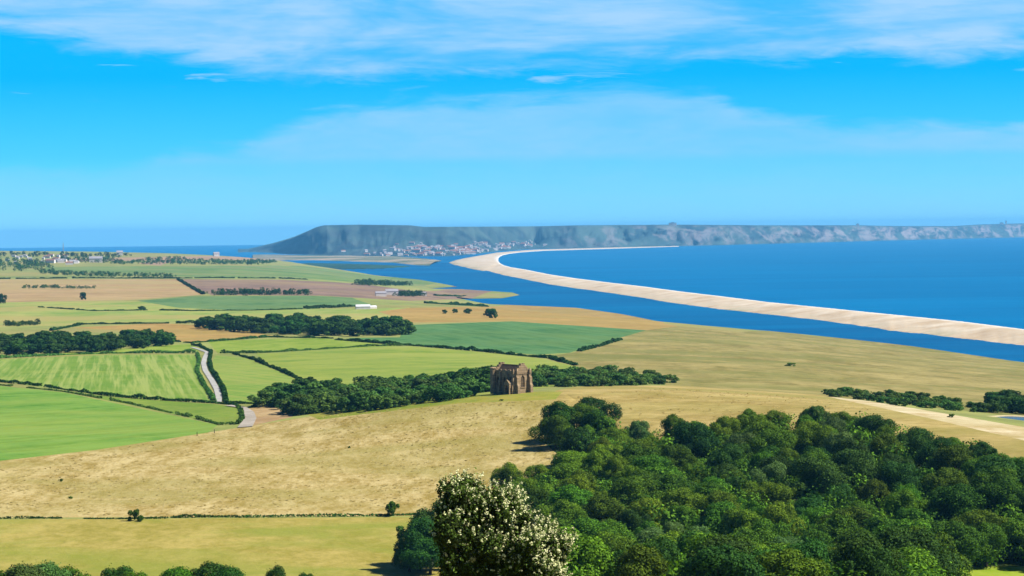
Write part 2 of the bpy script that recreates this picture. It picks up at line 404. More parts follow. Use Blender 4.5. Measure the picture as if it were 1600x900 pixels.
region('pasture', M['green2'], [(400, 553), (640, 541), (760, 551), (850, 561), (900, 573), (900, 600), (770, 615), (520, 620), (470, 600), (410, 561)])
region('pasture', M['vivid'], [(-200, 590), (0, 603), (100, 613), (340, 664), (325, 676), (150, 703), (0, 720), (-200, 750)])
region('pasture', M['strip'], [(60, 605), (180, 621), (340, 632), (374, 638), (376, 660), (345, 663), (200, 632), (100, 612)])
region('bare_ground', M['soil'], [(380, 640), (410, 634), (470, 643), (455, 652), (400, 664), (380, 666)])
region('hillside_field', M['hill'], [(-200, 752), (0, 720), (150, 703), (330, 675), (400, 664), (520, 645), (700, 620), (800, 614), (880, 614), (960, 660), (910, 740), (660, 806), (0, 809), (-200, 812)])
region('hill_crest', M['hill_right'], [(860, 618), (900, 604), (1050, 602), (1280, 617), (1420, 640), (1560, 668), (1750, 700), (1750, 790), (1560, 745), (1420, 705), (1300, 680), (1150, 680), (985, 700), (870, 660)])
region('hill_crest', M['hill_green'], [(480, 648), (600, 632), (700, 619), (830, 612), (880, 612), (868, 624), (720, 630), (560, 648), (500, 656)])
region('sandy_track', M['sand'], [(1290, 619), (1360, 627), (1440, 640), (1500, 650), (1580, 664), (1700, 682), (1700, 700), (1600, 688), (1530, 672), (1450, 653), (1380, 638)])
region('meadow', M['meadow'], [(-200, 815), (0, 812), (640, 808), (760, 840), (760, 1010), (-200, 1010)])
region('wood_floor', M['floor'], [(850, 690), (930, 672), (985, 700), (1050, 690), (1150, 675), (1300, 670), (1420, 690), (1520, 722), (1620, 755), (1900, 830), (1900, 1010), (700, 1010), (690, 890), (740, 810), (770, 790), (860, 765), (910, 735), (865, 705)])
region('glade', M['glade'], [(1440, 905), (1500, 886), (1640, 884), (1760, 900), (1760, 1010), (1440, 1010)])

SHORE_UV = [(1950, 612), (1600, 567), (1500, 552), (1425, 541), (1300, 527), (1200, 517), (1160, 519), (1085, 511), (1022, 501), (972, 491), (900, 481), (810, 477), (755, 475), (715, 470), (712, 467), (785, 466), (812, 461), (800, 457), (720, 452), (667, 451), (715, 448), (655, 437), (592, 431), (530, 426), (492, 424), (460, 421), (448, 416), (440, 411), (425, 408)]
def ts(p): return (p.x / p.y * 40, math.log(p.y) * 12)
def build_land():
    s0 = math.log(466) * 12; s1 = math.log(12400) * 12
    T = 0.33 * 40
    land = [ts(on_water(u, v, 0.2)) for u, v in SHORE_UV] + [(-0.108 * 40, math.log(9600) * 12), (-0.17 * 40, math.log(11500) * 12), (-T, s1), (-T, s0), (T, s0)]
    polys = []
    for name, mat, pts in REG:
        polys.append([ts(hit(u, min(v, 1000))) for u, v in densify(pts, 22)])
    pts = []; edges = []
    def addpoly(P):
        b = len(pts); pts.extend([Vector(p) for p in P]); edges.extend([(b + i, b + (i + 1) % len(P)) for i in range(len(P))])
    landd = densify(land, 0.12); addpoly(landd)
    for P in polys: addpoly(densify(P, 0.3))
    gt = np.arange(-T + 0.07, T, 0.14); gs = np.arange(s0 + 0.07, s1, 0.15)
    A, B = np.meshgrid(gt, gs, indexing='ij'); A = A + ((np.arange(A.shape[1]) % 2) * 0.07)[None, :]
    A = A.ravel(); B = B.ravel()
    keep = inside(A, B, landd)
    pts.extend([Vector(p) for p in zip(A[keep].tolist(), B[keep].tolist())])
    V, E, Fc, ov, oe, of = delaunay_2d_cdt(pts, edges, [], 0, 1e-5)
    V = np.array([(p.x, p.y) for p in V]); Fc = np.array([f for f in Fc if len(f) == 3], np.int32)
    c = V[Fc].mean(axis=1)
    Fc = Fc[inside(c[:, 0], c[:, 1], landd)]; c = V[Fc].mean(axis=1)
    rid = np.full(len(Fc), -1)
    for i, P in enumerate(polys):
        rid[inside(c[:, 0], c[:, 1], P)] = i
    Y = np.exp(V[:, 1] / 12); X = V[:, 0] / 40 * Y
    Z = np.maximum(height(X, Y), wz(Y) + 0.3)
    P3 = np.stack([X, Y, Z], 1)
    # make every triangle face up
    a, b, d = P3[Fc[:, 0]], P3[Fc[:, 1]], P3[Fc[:, 2]]
    nz = np.cross(b - a, d - a)[:, 2]; fl = nz < 0; Fc[fl] = Fc[fl][:, ::-1]
    for i in [-1] + list(range(len(REG))):
        sel = Fc[rid == i]
        if len(sel) == 0: continue
        idx, inv = np.unique(sel, return_inverse=True)
        name = 'ground' if i < 0 else REG[i][0]; mat = M['base'] if i < 0 else REG[i][1]
        me = mesh_np(name, P3[idx], inv.reshape(-1, 3), mat, True)
        struct(link(name, me))
build_land()
# the slope under the camera, down to the valley
def build_near():
    xs = np.linspace(-190, 190, 60); ys = np.linspace(-60, 468, 70)
    X, Y = np.meshgrid(xs, ys, indexing='ij')
    Z = height(X, np.maximum(Y, 1)) - 0.05; Z = np.where(Y < 5, 127.6 + 0 * Y, Z)
    V = np.stack([X.ravel(), Y.ravel(), Z.ravel()], 1); n = len(ys)
    Q = [(i * n + j, (i + 1) * n + j, (i + 1) * n + j + 1, i * n + j + 1) for i in range(len(xs) - 1) for j in range(n - 1)]
    struct(link('near_slope', mesh_np('near_slope', V, Q, M['meadow'], True)))
build_near()

# ------------------------------------------------------------------ water
def water_mat(name, c, c2, wave, rough):
    m, k, b = new_mat(name)
    g = k.node('ShaderNodeNewGeometry')
    n = k.noise(k.vmul(g.outputs['Position'], (0.35, 1, 1)), 0.0022, 5, 0.6, 0.5)
    n2 = k.noise(k.vmul(g.outputs['Position'], (0.2, 1.4, 1)), 0.012, 4, 0.6, 0.4)
    k.put(b.inputs['Base Color'], k.mix(k.maprange(k.math('ADD', k.math('MULTIPLY', n, 0.6), k.math('MULTIPLY', n2, 0.4)), 0.36, 0.64), c, c2))
    b.inputs['Roughness'].default_value = rough; b.inputs['Specular IOR Level'].default_value = 0.03; b.inputs['IOR'].default_value = 1.33
    bn = k.node('ShaderNodeBump'); bn.inputs['Strength'].default_value = wave; bn.inputs['Distance'].default_value = 1.0
    k.put(bn.inputs['Height'], k.noise(k.vmul(g.outputs['Position'], (1, 1.6, 1)), 0.12, 4, 0.6, 0.4)); k.l.new(bn.outputs[0], b.inputs['Normal'])
    return m
M['sea'] = water_mat('sea_water', (0.0, 0.080, 0.205), (0.0, 0.112, 0.262), 0.5, 0.5)
M['lagoon'] = water_mat('lagoon_water', (0.0, 0.048, 0.140), (0.0, 0.095, 0.225), 0.5, 0.45)
BEACH = [  # lagoon edge (u, v), crest or sea edge (u, v), crest height
 (1950, 588, 1950, 560, 9), (1700, 554.5, 1700, 527.5, 9), (1600, 541, 1600, 514.5, 9), (1500, 530, 1500, 502, 9), (1400, 519, 1400, 492, 9), (1300, 503.5, 1300, 482, 9), (1200, 492.5, 1200, 472, 9),
 (1160, 488, 1160, 467, 9), (1060, 476, 1060, 455, 9), (1000, 466, 1000, 447, 9), (960, 460, 960, 442.5, 9), (900, 452, 900, 435, 8), (860, 446, 860, 429, 8), (820, 438, 822, 421.5, 8), (790, 432.5, 798, 417.5, 7),
 (770, 428, 787, 414.5, 6), (755, 425, 781, 411, 5), (730, 420, 778, 407, 3), (705, 415, 778, 403.5, 2.0), (695, 411, 780, 401, 1.5), (705, 407, 785, 398.6, 1.2), (730, 402, 795, 396.4, 1), (775, 394.5, 815, 393.8, 1), (828, 390.2, 850, 391.6, 1), (885, 388.6, 890, 390.4, 1), (960, 386.6, 962, 388.2, 1), (1010, 385.6, 1011, 386.7, 0.6), (1060, 384.6, 1061, 385.2, 0.3)]
def build_water():
    mid = [ts((on_water(a, b, 0.3) + on_water(c, d, z)) * 0.5) for a, b, c, d, z in BEACH]
    lagoon = mid[:-6] + [ts(on_water(720, 398.5)), ts(on_water(600, 399)), ts(on_water(440, 398)), ts(on_water(300, 430)), ts(on_water(700, 560)), ts(on_water(1950, 680))]
    th = np.concatenate([np.linspace(-1.2, -0.36, 22), np.linspace(-0.35, 0.35, 281), np.linspace(0.36, 1.2, 22)])
    sy = np.concatenate([np.exp(np.linspace(math.log(1300), math.log(14000), 260)), np.exp(np.linspace(math.log(14100), math.log(50000), 60))])
    Tm, Ym = np.meshgrid(th, sy, indexing='ij')
    Xm = Tm * Ym
    V = np.stack([Xm.ravel(), Ym.ravel(), wz(np.sqrt(Ym ** 2)).ravel()], 1)
    n = len(sy); I, J = np.meshgrid(np.arange(len(th) - 1), np.arange(n - 1), indexing='ij'); I = I.ravel(); J = J.ravel()
    Q = np.stack([I * n + J, (I + 1) * n + J, (I + 1) * n + J + 1, I * n + J + 1], 1)
    c = V[Q].mean(axis=1); inl = inside(c[:, 0] / c[:, 1] * 40, np.log(c[:, 1]) * 12, lagoon)
    for nm, sel, lb in (('lagoon', Q[inl], 'calm blue lagoon between the fields and the shingle beach'), ('sea', Q[~inl], 'deep blue open sea beyond the shingle beach')):
        idx, inv = np.unique(sel, return_inverse=True)
        struct(link(nm, mesh_np(nm, V[idx], inv.reshape(-1, 4), M[nm], True)), lb)
build_water()
def beach_mat():
    m, k, b = new_mat('shingle')
    g = k.node('ShaderNodeNewGeometry'); at = k.node('ShaderNodeAttribute'); at.attribute_name = 'shade'
    n = k.noise(g.outputs['Position'], 0.012, 6, 0.65, 0.4); n2 = k.noise(g.outputs['Position'], 0.05, 4, 0.6, 0.2)
    c = k.mix(k.maprange(n, 0.35, 0.65), alb(228, 202, 164, 1.1), alb(252, 236, 210, 1.25))
    c = k.mix(k.maprange(n2, 0.55, 0.75, 0, 0.5), c, alb(226, 196, 166))
    # scrub creeping over the lagoon side, bare bleached shingle towards the sea
    veg = k.math('MULTIPLY', k.maprange(at.outputs['Fac'], 0.55, 0.05), k.maprange(n, 0.48, 0.6))
    c = k.mix(k.math('MULTIPLY', veg, 0.75), c, alb(165, 165, 100))
    fr = k.math('MULTIPLY', k.maprange(at.outputs['Fac'], 0.2, 0.04), k.maprange(n2, 0.44, 0.56))
    c = k.mix(k.math('MULTIPLY', fr, 0.8), c, alb(95, 105, 65))
    c = k.mix(k.maprange(at.outputs['Fac'], 0.86, 0.99), c, alb(255, 250, 240, 1.15))
    k.put(b.inputs['Base Color'], c)
    return m
M['shingle'] = beach_mat()
def build_beach():
    rows = []
    for i in range(len(BEACH) - 1):
        A = BEACH[i]; B = BEACH[i + 1]
        m = max(2, int(math.hypot(A[0] - B[0], A[1] - B[1]) / 4))
        for q in range(m): rows.append([A[k] + (B[k] - A[k]) * q / m for k in range(5)])
    rows.append(list(BEACH[-1]))
    V = []; S = []; K = 12
    for i, (a, b, c, d, zc) in enumerate(rows):
        P = on_water(a, b, 0.2); Q = on_water(c, d, zc)
        jag = 0.5 + 0.5 * math.sin(i * 0.9) * math.sin(i * 0.23 + 1) + random.uniform(-0.25, 0.25)
        D = Q - P; L = max(math.hypot(D.x, D.y), 1); e = Vector((D.x / L, D.y / L, 0))
        P = P - e * (2 + 9 * jag + 26 * fbm(i * 0.11, 2.0) * (1 if zc > 4 else 0.5))
        for j in range(K + 1):
            f = j / K
            h = -0.8 + (zc + 0.8) * (f * f * (3 - 2 * f)) + math.sin(math.pi * f) * min(6, 0.02 * L) * (0.6 if zc < 5 else 0.15) + random.uniform(-.15, .15)
            p = P + (Q - P) * f
            V.append((p.x, p.y, wz(p.y) + h)); S.append(f)
        for w, zz in ((14, zc * 0.55), (34, -2.0)):
            p = Q + e * w; V.append((p.x, p.y, wz(p.y) + (zz if zc > 4 or w == 14 else -2))); S.append(1.0)
    n = K + 3
    F_ = [(i * n + j, i * n + j + 1, (i + 1) * n + j + 1, (i + 1) * n + j) for i in range(len(rows) - 1) for j in range(n - 1)]
    struct(link('beach', mesh_np('beach', V, F_, M['shingle'], True, S)), 'long pale shingle beach curving out to the headland')
build_beach()
# low far shore across the lagoon
def build_far_shore():
    lo = [(395, 404), (425, 408.5), (448, 407), (490, 407), (555, 409), (617, 411), (650, 415), (670, 415.5)]
    hi = [(395, 398), (425, 398), (448, 398.5), (490, 399), (555, 400), (617, 401), (650, 403), (690, 407.5)]
    V = []; K = 8
    L = densify(lo + [(670, 415.5)], 6)[:-1]
    for i in range(60):
        f = i / 59 * (len(lo) - 1); k = min(int(f), len(lo) - 2); w = f - k
        a = [lo[k][q] + (lo[k + 1][q] - lo[k][q]) * w for q in (0, 1)]; b = [hi[k][q] + (hi[k + 1][q] - hi[k][q]) * w for q in (0, 1)]
        P = on_water(*a); Q = on_water(*b)
        for j in range(K + 1):
            g = j / K; p = P + (Q - P) * g
            V.append((p.x, p.y, wz(p.y) + -1 + 8 * math.sin(math.pi * min(g * 1.2, 0.9)) + random.uniform(-.5, .5)))
    F_ = [(i * (K + 1) + j, (i + 1) * (K + 1) + j, (i + 1) * (K + 1) + j + 1, i * (K + 1) + j + 1) for i in range(59) for j in range(K)]
    struct(link('far_shore', mesh_np('far_shore', V, F_, field_mat('far_shore_ground', alb(150, 150, 110), alb(225, 200, 165), alb(90, 120, 80), 0.0025, 0.01, patch_amt=0.9), True)), 'low tan shore on the far side of the lagoon')
build_far_shore()

def build_mudflat():
    lo = [(452, 416), (480, 420.5), (540, 422), (590, 421), (640, 417)]; hi = [(450, 413), (480, 410), (540, 411), (590, 413), (640, 415.5)]; V = []
    for i in range(49):
        f = i / 48 * 4; k = min(int(f), 3); w = f - k
        a = [lo[k][q] + (lo[k + 1][q] - lo[k][q]) * w for q in (0, 1)]; b = [hi[k][q] + (hi[k + 1][q] - hi[k][q]) * w for q in (0, 1)]
        a[1] += 0.5 * math.sin(i * 1.7); P = on_water(*a); Q = on_water(*b)
        for j in range(6): p = P + (Q - P) * j / 5; V.append((p.x, p.y, wz(p.y) - 0.4 + 1.6 * math.sin(math.pi * j / 5)))
    struct(link('mudflat', mesh_np('mudflat', V, [(i * 6 + j, (i + 1) * 6 + j, (i + 1) * 6 + j + 1, i * 6 + j + 1) for i in range(48) for j in range(5)], field_mat('weedy_mud', alb(40, 85, 62), alb(75, 120, 85), alb(35, 80, 90), 0.004, 0.01), True)), 'dark weedy flat in the far lagoon')
build_mudflat()

# ------------------------------------------------------------------ the headland
HB = [(372, 394.5), (385, 393.8), (430, 395.5), (480, 398), (540, 400), (600, 401), (700, 400.5), (740, 397.5), (780, 392.2), (835, 389), (890, 388.2), (960, 386.4), (1035, 385), (1100, 383.6), (1200, 381), (1300, 378.2), (1400, 375.4), (1500, 373), (1600, 370.8), (1760, 367.8), (1950, 365.5)]
HT = [(372, 394), (385, 392.5), (400, 389), (430, 381), (460, 371.5), (480, 362.5), (495, 355), (506, 352), (560, 351), (640, 352), (662, 354.5), (780, 354), (900, 353), (1000, 352.3), (1050, 351.8), (1200, 353), (1340, 352.8), (1400, 354), (1490, 354), (1530, 351.5), (1600, 349.5), (1760, 347), (1950, 345)]
def head_row(u):
    vb = np.interp(u, [a for a, b in HB], [b for a, b in HB]); vt = np.interp(u, [a for a, b in HT], [b for a, b in HT])
    P = on_water(u, vb, 0.0)
    town = float(np.clip((u - 470) / 90, 0, 1) * np.clip((900 - u) / 110, 0, 1))
    D = 420 + 1500 * town
    if u < 500: D = max(D, 1200 * (500 - u) / 120)
    Yt = P.y + D; t, m = slope(u, vt); zt = H + m * Yt - wz(Yt)
    return P, Yt, t, max(zt, 1.0), town
def head_point(u, f):
    """f 0 at the water, 1 at the brow, beyond 1 on the plateau"""
    P, Yt, t, zt, town = head_row(u)
    Y = P.y + (Yt - P.y) * f
    if f <= 1:
        g = f ** 1.3 if town > 0.5 else f
        cliff = 0.35 * f + 0.65 * (f * f * (3 - 2 * f)) if town < 0.5 else (0.5 * f + 0.5 * max(0, (f - 0.55) / 0.45) ** 1.2)
        z = zt * cliff
    else: z = zt + 4 * (f - 1)
    n = fbm(u * 0.045, f * 1.7); n2 = fbm(u * 0.16 + 9, f * 4.0)
    amp = math.sin(math.pi * min(f, 1.0)) if f < 1 else 0.0
    Y += amp * (180 + 120 * town) * n; z += amp * zt * (0.07 * n2 + 0.05 * n)
    return Vector((t * Y, Y, wz(Y) + max(z, 0.3 if f > 0 else -1)))
def head_mat():
    m, k, b = new_mat('headland_ground')
    g = k.node('ShaderNodeNewGeometry'); at = k.node('ShaderNodeAttribute'); at.attribute_name = 'shade'
    n = k.noise(k.vmul(g.outputs['Position'], (1, 0.35, 2.2)), 0.0035, 6, 0.66, 0.8)
    n2 = k.noise(k.vmul(g.outputs['Position'], (1, 0.3, 1.6)), 0.006, 7, 0.68, 0.8)
    c = k.mix(k.maprange(n, 0.36, 0.6), (0.008, 0.022, 0.032), (0.042, 0.074, 0.068))  # blue of the hazy distance is mixed into these ground colours
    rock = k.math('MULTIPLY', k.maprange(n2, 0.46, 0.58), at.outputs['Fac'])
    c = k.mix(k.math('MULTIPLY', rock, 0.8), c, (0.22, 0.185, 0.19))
    k.put(b.inputs['Base Color'], c)
    return m
def build_headland():
    us = np.concatenate([np.arange(372, 1500, 3.0), np.arange(1500, 1951, 6.0)])
    fs = [0, 0.04, 0.1, 0.18, 0.26, 0.34, 0.42, 0.5, 0.58, 0.66, 0.74, 0.82, 0.88, 0.93, 0.97, 1.0, 1.15, 1.6, 2.6, 4.0]
    V = []; S = []
    for u in us:
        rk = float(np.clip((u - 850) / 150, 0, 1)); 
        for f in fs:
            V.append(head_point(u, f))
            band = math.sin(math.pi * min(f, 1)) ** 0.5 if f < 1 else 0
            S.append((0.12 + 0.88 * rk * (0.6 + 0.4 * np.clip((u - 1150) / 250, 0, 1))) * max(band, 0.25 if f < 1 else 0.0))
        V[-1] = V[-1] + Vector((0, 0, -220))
    n = len(fs)
    F_ = [(i * n + j, (i + 1) * n + j, (i + 1) * n + j + 1, i * n + j + 1) for i in range(len(us) - 1) for j in range(n - 1)]
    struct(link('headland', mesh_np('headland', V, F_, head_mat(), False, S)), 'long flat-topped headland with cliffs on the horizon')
build_headland()

# ------------------------------------------------------------------ foliage meshes
def leaf_cloud(lobes, n, size, seed, up=0.35, floor=None, squash=1.0):
    """leaf-sized quads over the outside of a heap of lobes (cx, cy, cz, r)"""
    g = np.random.default_rng(seed)
    L = np.array(lobes); w = L[:, 3] ** 2; w = w / w.sum()
    k = g.choice(len(L), n, p=w)
    d = g.normal(size=(n, 3)); d[:, 2] += up; d /= np.linalg.norm(d, axis=1)[:, None]
    rr = L[k, 3] * g.uniform(0.72, 1.10, n) * np.where(g.uniform(0, 1, n) > 0.93, g.uniform(1.05, 1.38, n), 1.0)
    P = L[k, :3] + d * rr[:, None]
    keep = np.ones(n, bool)
    for i in range(len(L)):
        dist = np.linalg.norm(P - L[i, :3], axis=1)
        keep &= ~((dist < 0.68 * L[i, 3]) & (k != i))
    if floor is not None: keep &= P[:, 2] > floor
    P = P[keep]; d = d[keep]; m = len(P)
    nrm = d + g.normal(size=(m, 3)) * 0.38; nrm /= np.linalg.norm(nrm, axis=1)[:, None]
    a = np.cross(nrm, g.normal(size=(m, 3))); a /= np.linalg.norm(a, axis=1)[:, None]; b = np.cross(nrm, a)
    s = size * g.uniform(0.55, 1.35, m)[:, None]
    V = np.stack([P - a * s * 0.5, P + b * s * 0.42 + nrm * s * .1, P + a * s * 0.6, P - b * s * 0.42 + nrm * s * .1], 1).reshape(-1, 3)
    Q = np.arange(4 * m).reshape(-1, 4)
    sh = np.repeat(np.clip(g.normal(0.45, 0.28, m), 0, 1), 4)
    return V, Q, sh
def tree_lobes(seed, nl, wid=0.36, base=0.22, spread=1.0):
    g = random.Random(seed); out = []
    for i in range(nl):
        a = g.uniform(0, 2 * math.pi); h = g.uniform(0, 1) ** 0.8
        prof = math.sqrt(max(0.0, 1 - (max(h - 0.35, 0) / 0.65) ** 2)) * (0.7 + 0.3 * min(h / 0.35, 1))
        rad = wid * prof * g.uniform(0.3, 1.0) * spread
        r = g.choice((0.08, 0.11, 0.14, 0.17, 0.21)) * g.uniform(0.85, 1.1) * (1.15 - 0.35 * h)
        out.append((math.cos(a) * rad, math.sin(a) * rad, base + 0.1 + (0.86 - base - 0.1) * h, r))
    out.append((0, 0, 0.55, 0.24)); out.append((0.03, 0, 0.72, 0.17))
    return out
M['bark'] = plain_mat('bark', (0.06, 0.045, 0.03), 0.4, 3.0)
M['leaf'] = leaf_mat('broadleaf', (0.013, 0.046, 0.003), (0.110, 0.215, 0.009), 0.025, 0.4)
M['leaf_far'] = leaf_mat('scrub_leaf', (0.024, 0.072, 0.010), (0.098, 0.190, 0.030), 0.025, 0.35)
M['leaf_yellow'] = leaf_mat('yellow_green_leaf', (0.026, 0.068, 0.004), (0.155, 0.245, 0.010), 0.015, 0.3)
M['leaf_grey'] = leaf_mat('grey_green_leaf', (0.030, 0.076, 0.012), (0.110, 0.200, 0.046), 0.02, 0.3)
M['leaf_bronze'] = leaf_mat('bronze_leaf', (0.05, 0.035, 0.022), (0.16, 0.11, 0.075), 0.02, 0.2)
M['leaf_dark'] = leaf_mat('dark_leaf', (0.008, 0.034, 0.004), (0.050, 0.122, 0.014), 0.02, 0.3)
def crown_mesh(name, seed, nl, n, size, mat, wid, base):
    V, Q, sh = leaf_cloud(tree_lobes(seed, nl, wid, base), n, size, seed, floor=base * 0.8)
    return mesh_np(name, V, Q, mat, False, sh)
def trunk_mesh(seed, mat):
    g = random.Random(seed); mb = MB()
    mb.tube([(0, 0, -0.03), (0.005, 0, 0.1), (g.uniform(-.02, .02), g.uniform(-.02, .02), 0.3), (g.uniform(-.03, .03), g.uniform(-.03, .03), 0.62)], [0.034, 0.026, 0.02, 0.008], 7)
    for i in range(6):
        a = g.uniform(0, 6.28); z = g.uniform(0.2, 0.42); l = g.uniform(0.18, 0.3)
        mb.tube([(0, 0, z), (math.cos(a) * l * .5, math.sin(a) * l * .5, z + l * .45), (math.cos(a) * l, math.sin(a) * l, z + l * .9)], [0.013, 0.009, 0.004], 5)
    return mb.mesh('trunk', mat)
TRUNKS = [trunk_mesh(i, M['bark']) for i in range(3)]
BIG = {}
for kind, mat in (('leaf', M['leaf']), ('leaf_yellow', M['leaf_yellow']), ('leaf_grey', M['leaf_grey']), ('leaf_bronze', M['leaf_bronze']), ('leaf_dark', M['leaf_dark'])):
    nvar = {'leaf': 6, 'leaf_yellow': 3, 'leaf_grey': 3, 'leaf_bronze': 1, 'leaf_dark': 3}[kind]
    BIG[kind] = [crown_mesh('crown', 100 + 17 * i + len(kind), 26 + 3 * (i % 3), 27000, 0.026, mat, (0.40, 0.46, 0.52, 0.36, 0.44, 0.5)[i], 0.16) for i in range(nvar)]
SMALL = [crown_mesh('small_tree', 400 + i, 24, 3200, 0.085, M['leaf_far'], (0.62, 0.7, 0.75, 0.66)[i], -0.12) for i in range(4)]
SMALL_D = [crown_mesh('small_tree', 430 + i, 20, 3000, 0.085, M['leaf_dark'], (0.5, 0.56, 0.62)[i], -0.06) for i in range(3)]
SHRUB = [crown_mesh('shrub', 460 + i, 14, 2200, 0.09, M['leaf'], (0.6, 0.7, 0.8)[i], 0.02) for i in range(3)]

def place_tree(x, y, h, kind, label, group, name='tree', w=1.0, cat='tree'):
    z = gh(x, y)
    root = bpy.data.objects.new(name, None); COL.objects.link(root); root.empty_display_size = 0.5
    root.location = (x, y, z - 0.1); root.rotation_euler = (0, 0, random.uniform(0, 6.28)); root.scale = (h * w, h * w, h)
    tag(root, label, cat, group)
    link('crown', random.choice(BIG[kind]), root); link('trunk', random.choice(TRUNKS), root)
    return root
def place_small(x, y, h, meshes, label, group, name='tree', w=1.0, cat='tree', z=None):
    o = link(name, random.choice(meshes)); o.location = (x, y, (gh(x, y) if z is None else z) - 0.2)
    o.rotation_euler = (0, 0, random.uniform(0, 6.28)); o.scale = (h * w, h * w, h)
    return tag(o, label, cat, group)
def poisson(poly_uv, spacing, mx=2000, seed=1, exclude=None):
    """random spots on the ground at least spacing apart, inside an outline"""
    P = [hit(u, v) for u, v in densify(poly_uv, 25)]
    T = [(p.x, p.y) for p in P]; g = random.Random(seed)
    x0 = min(a for a, b in T); x1 = max(a for a, b in T); y0 = min(b for a, b in T); y1 = max(b for a, b in T)
    n = int((x1 - x0) * (y1 - y0) / (spacing * spacing) * 14) + 50
    C = np.array([(g.uniform(x0, x1), g.uniform(y0, y1)) for _ in range(n)])
    C = C[inside(C[:, 0], C[:, 1], T)]
    cell = {}; out = []
    for x, y in C:
        i, j = int(x // spacing), int(y // spacing)
        if any((x - a) ** 2 + (y - b) ** 2 < spacing * spacing for di in (-1, 0, 1) for dj in (-1, 0, 1) for a, b in cell.get((i + di, j + dj), ())): continue
        cell.setdefault((i, j), []).append((x, y)); out.append((x, y))
        if len(out) >= mx: break
    return out
def project(p):
    d = Vector(p) - EYE; z = d.dot(CF)
    return 800 + F * d.dot(CR) / z, 450 - F * d.dot(CU) / z

def mass(poly, spacing, h0, h1, mat, label, seed, mx=400, name='far_wood', leaves=230, lsize=0.17):
    """a far-off wood that reads as one mass"""
    sp = poisson(poly, spacing, mx, seed); g = random.Random(seed); VV = []; SS = []
    for i, (x, y) in enumerate(sp):
        h = g.uniform(h0, h1) * (1.25 if g.random() > 0.9 else 1); z = gh(x, y); w = spacing * g.uniform(0.5, 0.8)
        lob = [(g.uniform(-.5, .5) * w, g.uniform(-.5, .5) * w, h * g.uniform(.3, .62), h * g.uniform(.32, .42)) for _ in range(3)] + [(g.uniform(-.9, .9) * w, g.uniform(-.6, .6) * w, h * .2, h * .3) for _ in range(2)]
        V, Q, sh = leaf_cloud(lob, leaves, h * lsize, seed * 1000 + i, floor=-0.5); sh = np.clip(sh + g.uniform(-0.35, 0.3), 0, 1)
        VV.append(V + np.array([x, y, z])); SS.append(sh)
    V = np.concatenate(VV); c0 = V.mean(axis=0)
    o = link(name, mesh_np(name, V - c0, np.arange(len(V)).reshape(-1, 4), mat, False, np.concatenate(SS)), None, c0)
    o['kind'] = 'stuff'; o['label'] = label
    return o

# ------------------------------------------------------------------ the wood on the right
WOOD = [(862, 694), (930, 676), (985, 706), (1050, 700), (1150, 684), (1300, 680), (1420, 702), (1520, 736), (1620, 770), (1750, 830), (1750, 985), (850, 990), (770, 940), (760, 850), (775, 800), (800, 780), (880, 765), (925, 738), (875, 708)]
def build_wood():
    random.seed(21)
    spots = poisson(WOOD, 9.6, 900, 3)
    spots.sort(key=lambda p: p[1])
    nseen = 0
    for i, (x, y) in enumerate(spots):
        z = gh(x, y); u, v = project((x, y, z)); ut, vt = project((x, y, z + 12))
        if 1455 < u < 1760 and v > 897: continue            # grass shows here at the foot of the wood
        if vt > 905 or u > 1680: continue
        n = fbm(x * 0.02, y * 0.02); r = random.random()
        kind = 'leaf'
        if n > 0.08 and r < 0.6: kind = 'leaf_yellow'
        elif n < -0.3 and r < 0.5: kind = 'leaf_dark'
        elif r < 0.16: kind = 'leaf_grey'
        elif r > 0.93: kind = 'leaf_dark'
        h = random.uniform(7.5, 13.0) * (1.15 if r > 0.85 else 1)
        if v < 730: h *= 0.9
        if u > 1400 and v > 845: h = max(h, 10.5)
        rows = ('along the upper edge', 'in the upper part', 'on the middle slope', 'in the lower part', 'at the bottom edge')
        cols = ('at the left end', 'left of the middle', 'in the middle', 'right of the middle', 'towards the right', 'at the right end')
        where = rows[0 if vt < 655 else 1 if vt < 700 else 2 if vt < 760 else 3 if vt < 830 else 4] + ' of the wood ' + cols[max(0, min(5, int((u - 760) / 142)))]
        look = {'leaf': 'mid green', 'leaf_yellow': 'yellowish green', 'leaf_grey': 'pale grey-green', 'leaf_dark': 'dark green'}[kind]
        size = 'tall' if h > 11.8 else ('low' if h < 9.2 else 'round')
        place_tree(x, y, h, kind, f'{size} {look} tree {where}', 'trees of the wood on the right', 'broadleaf_tree', random.uniform(0.85, 1.4))
        nseen += 1
    print('WOOD TREES', nseen)
build_wood()
mass([(870, 694), (930, 680), (985, 708), (1050, 702), (1150, 688), (1300, 684), (1420, 706), (1520, 740), (1620, 775), (1740, 830), (1740, 880), (1450, 888), (1440, 975), (860, 975), (780, 930), (775, 850), (785, 800), (880, 770), (925, 740), (880, 710)], 5.7, 5.0, 9.5, M['leaf'], 'dense green undergrowth filling the gaps of the wood', 31, 1300, 'undergrowth', 520, 0.068)
for (u, v, h, kind, lb) in [(1548, 805, 10, 'leaf_bronze', 'bronze-brown half bare tree standing out near the right edge of the wood'),
                            (1092, 760, 7, 'leaf_bronze', 'brownish thin-leaved tree low in the upper left of the wood')]:
    p = hit(u, v); place_tree(p.x, p.y, h, kind, lb, None, 'broadleaf_tree', 0.9)
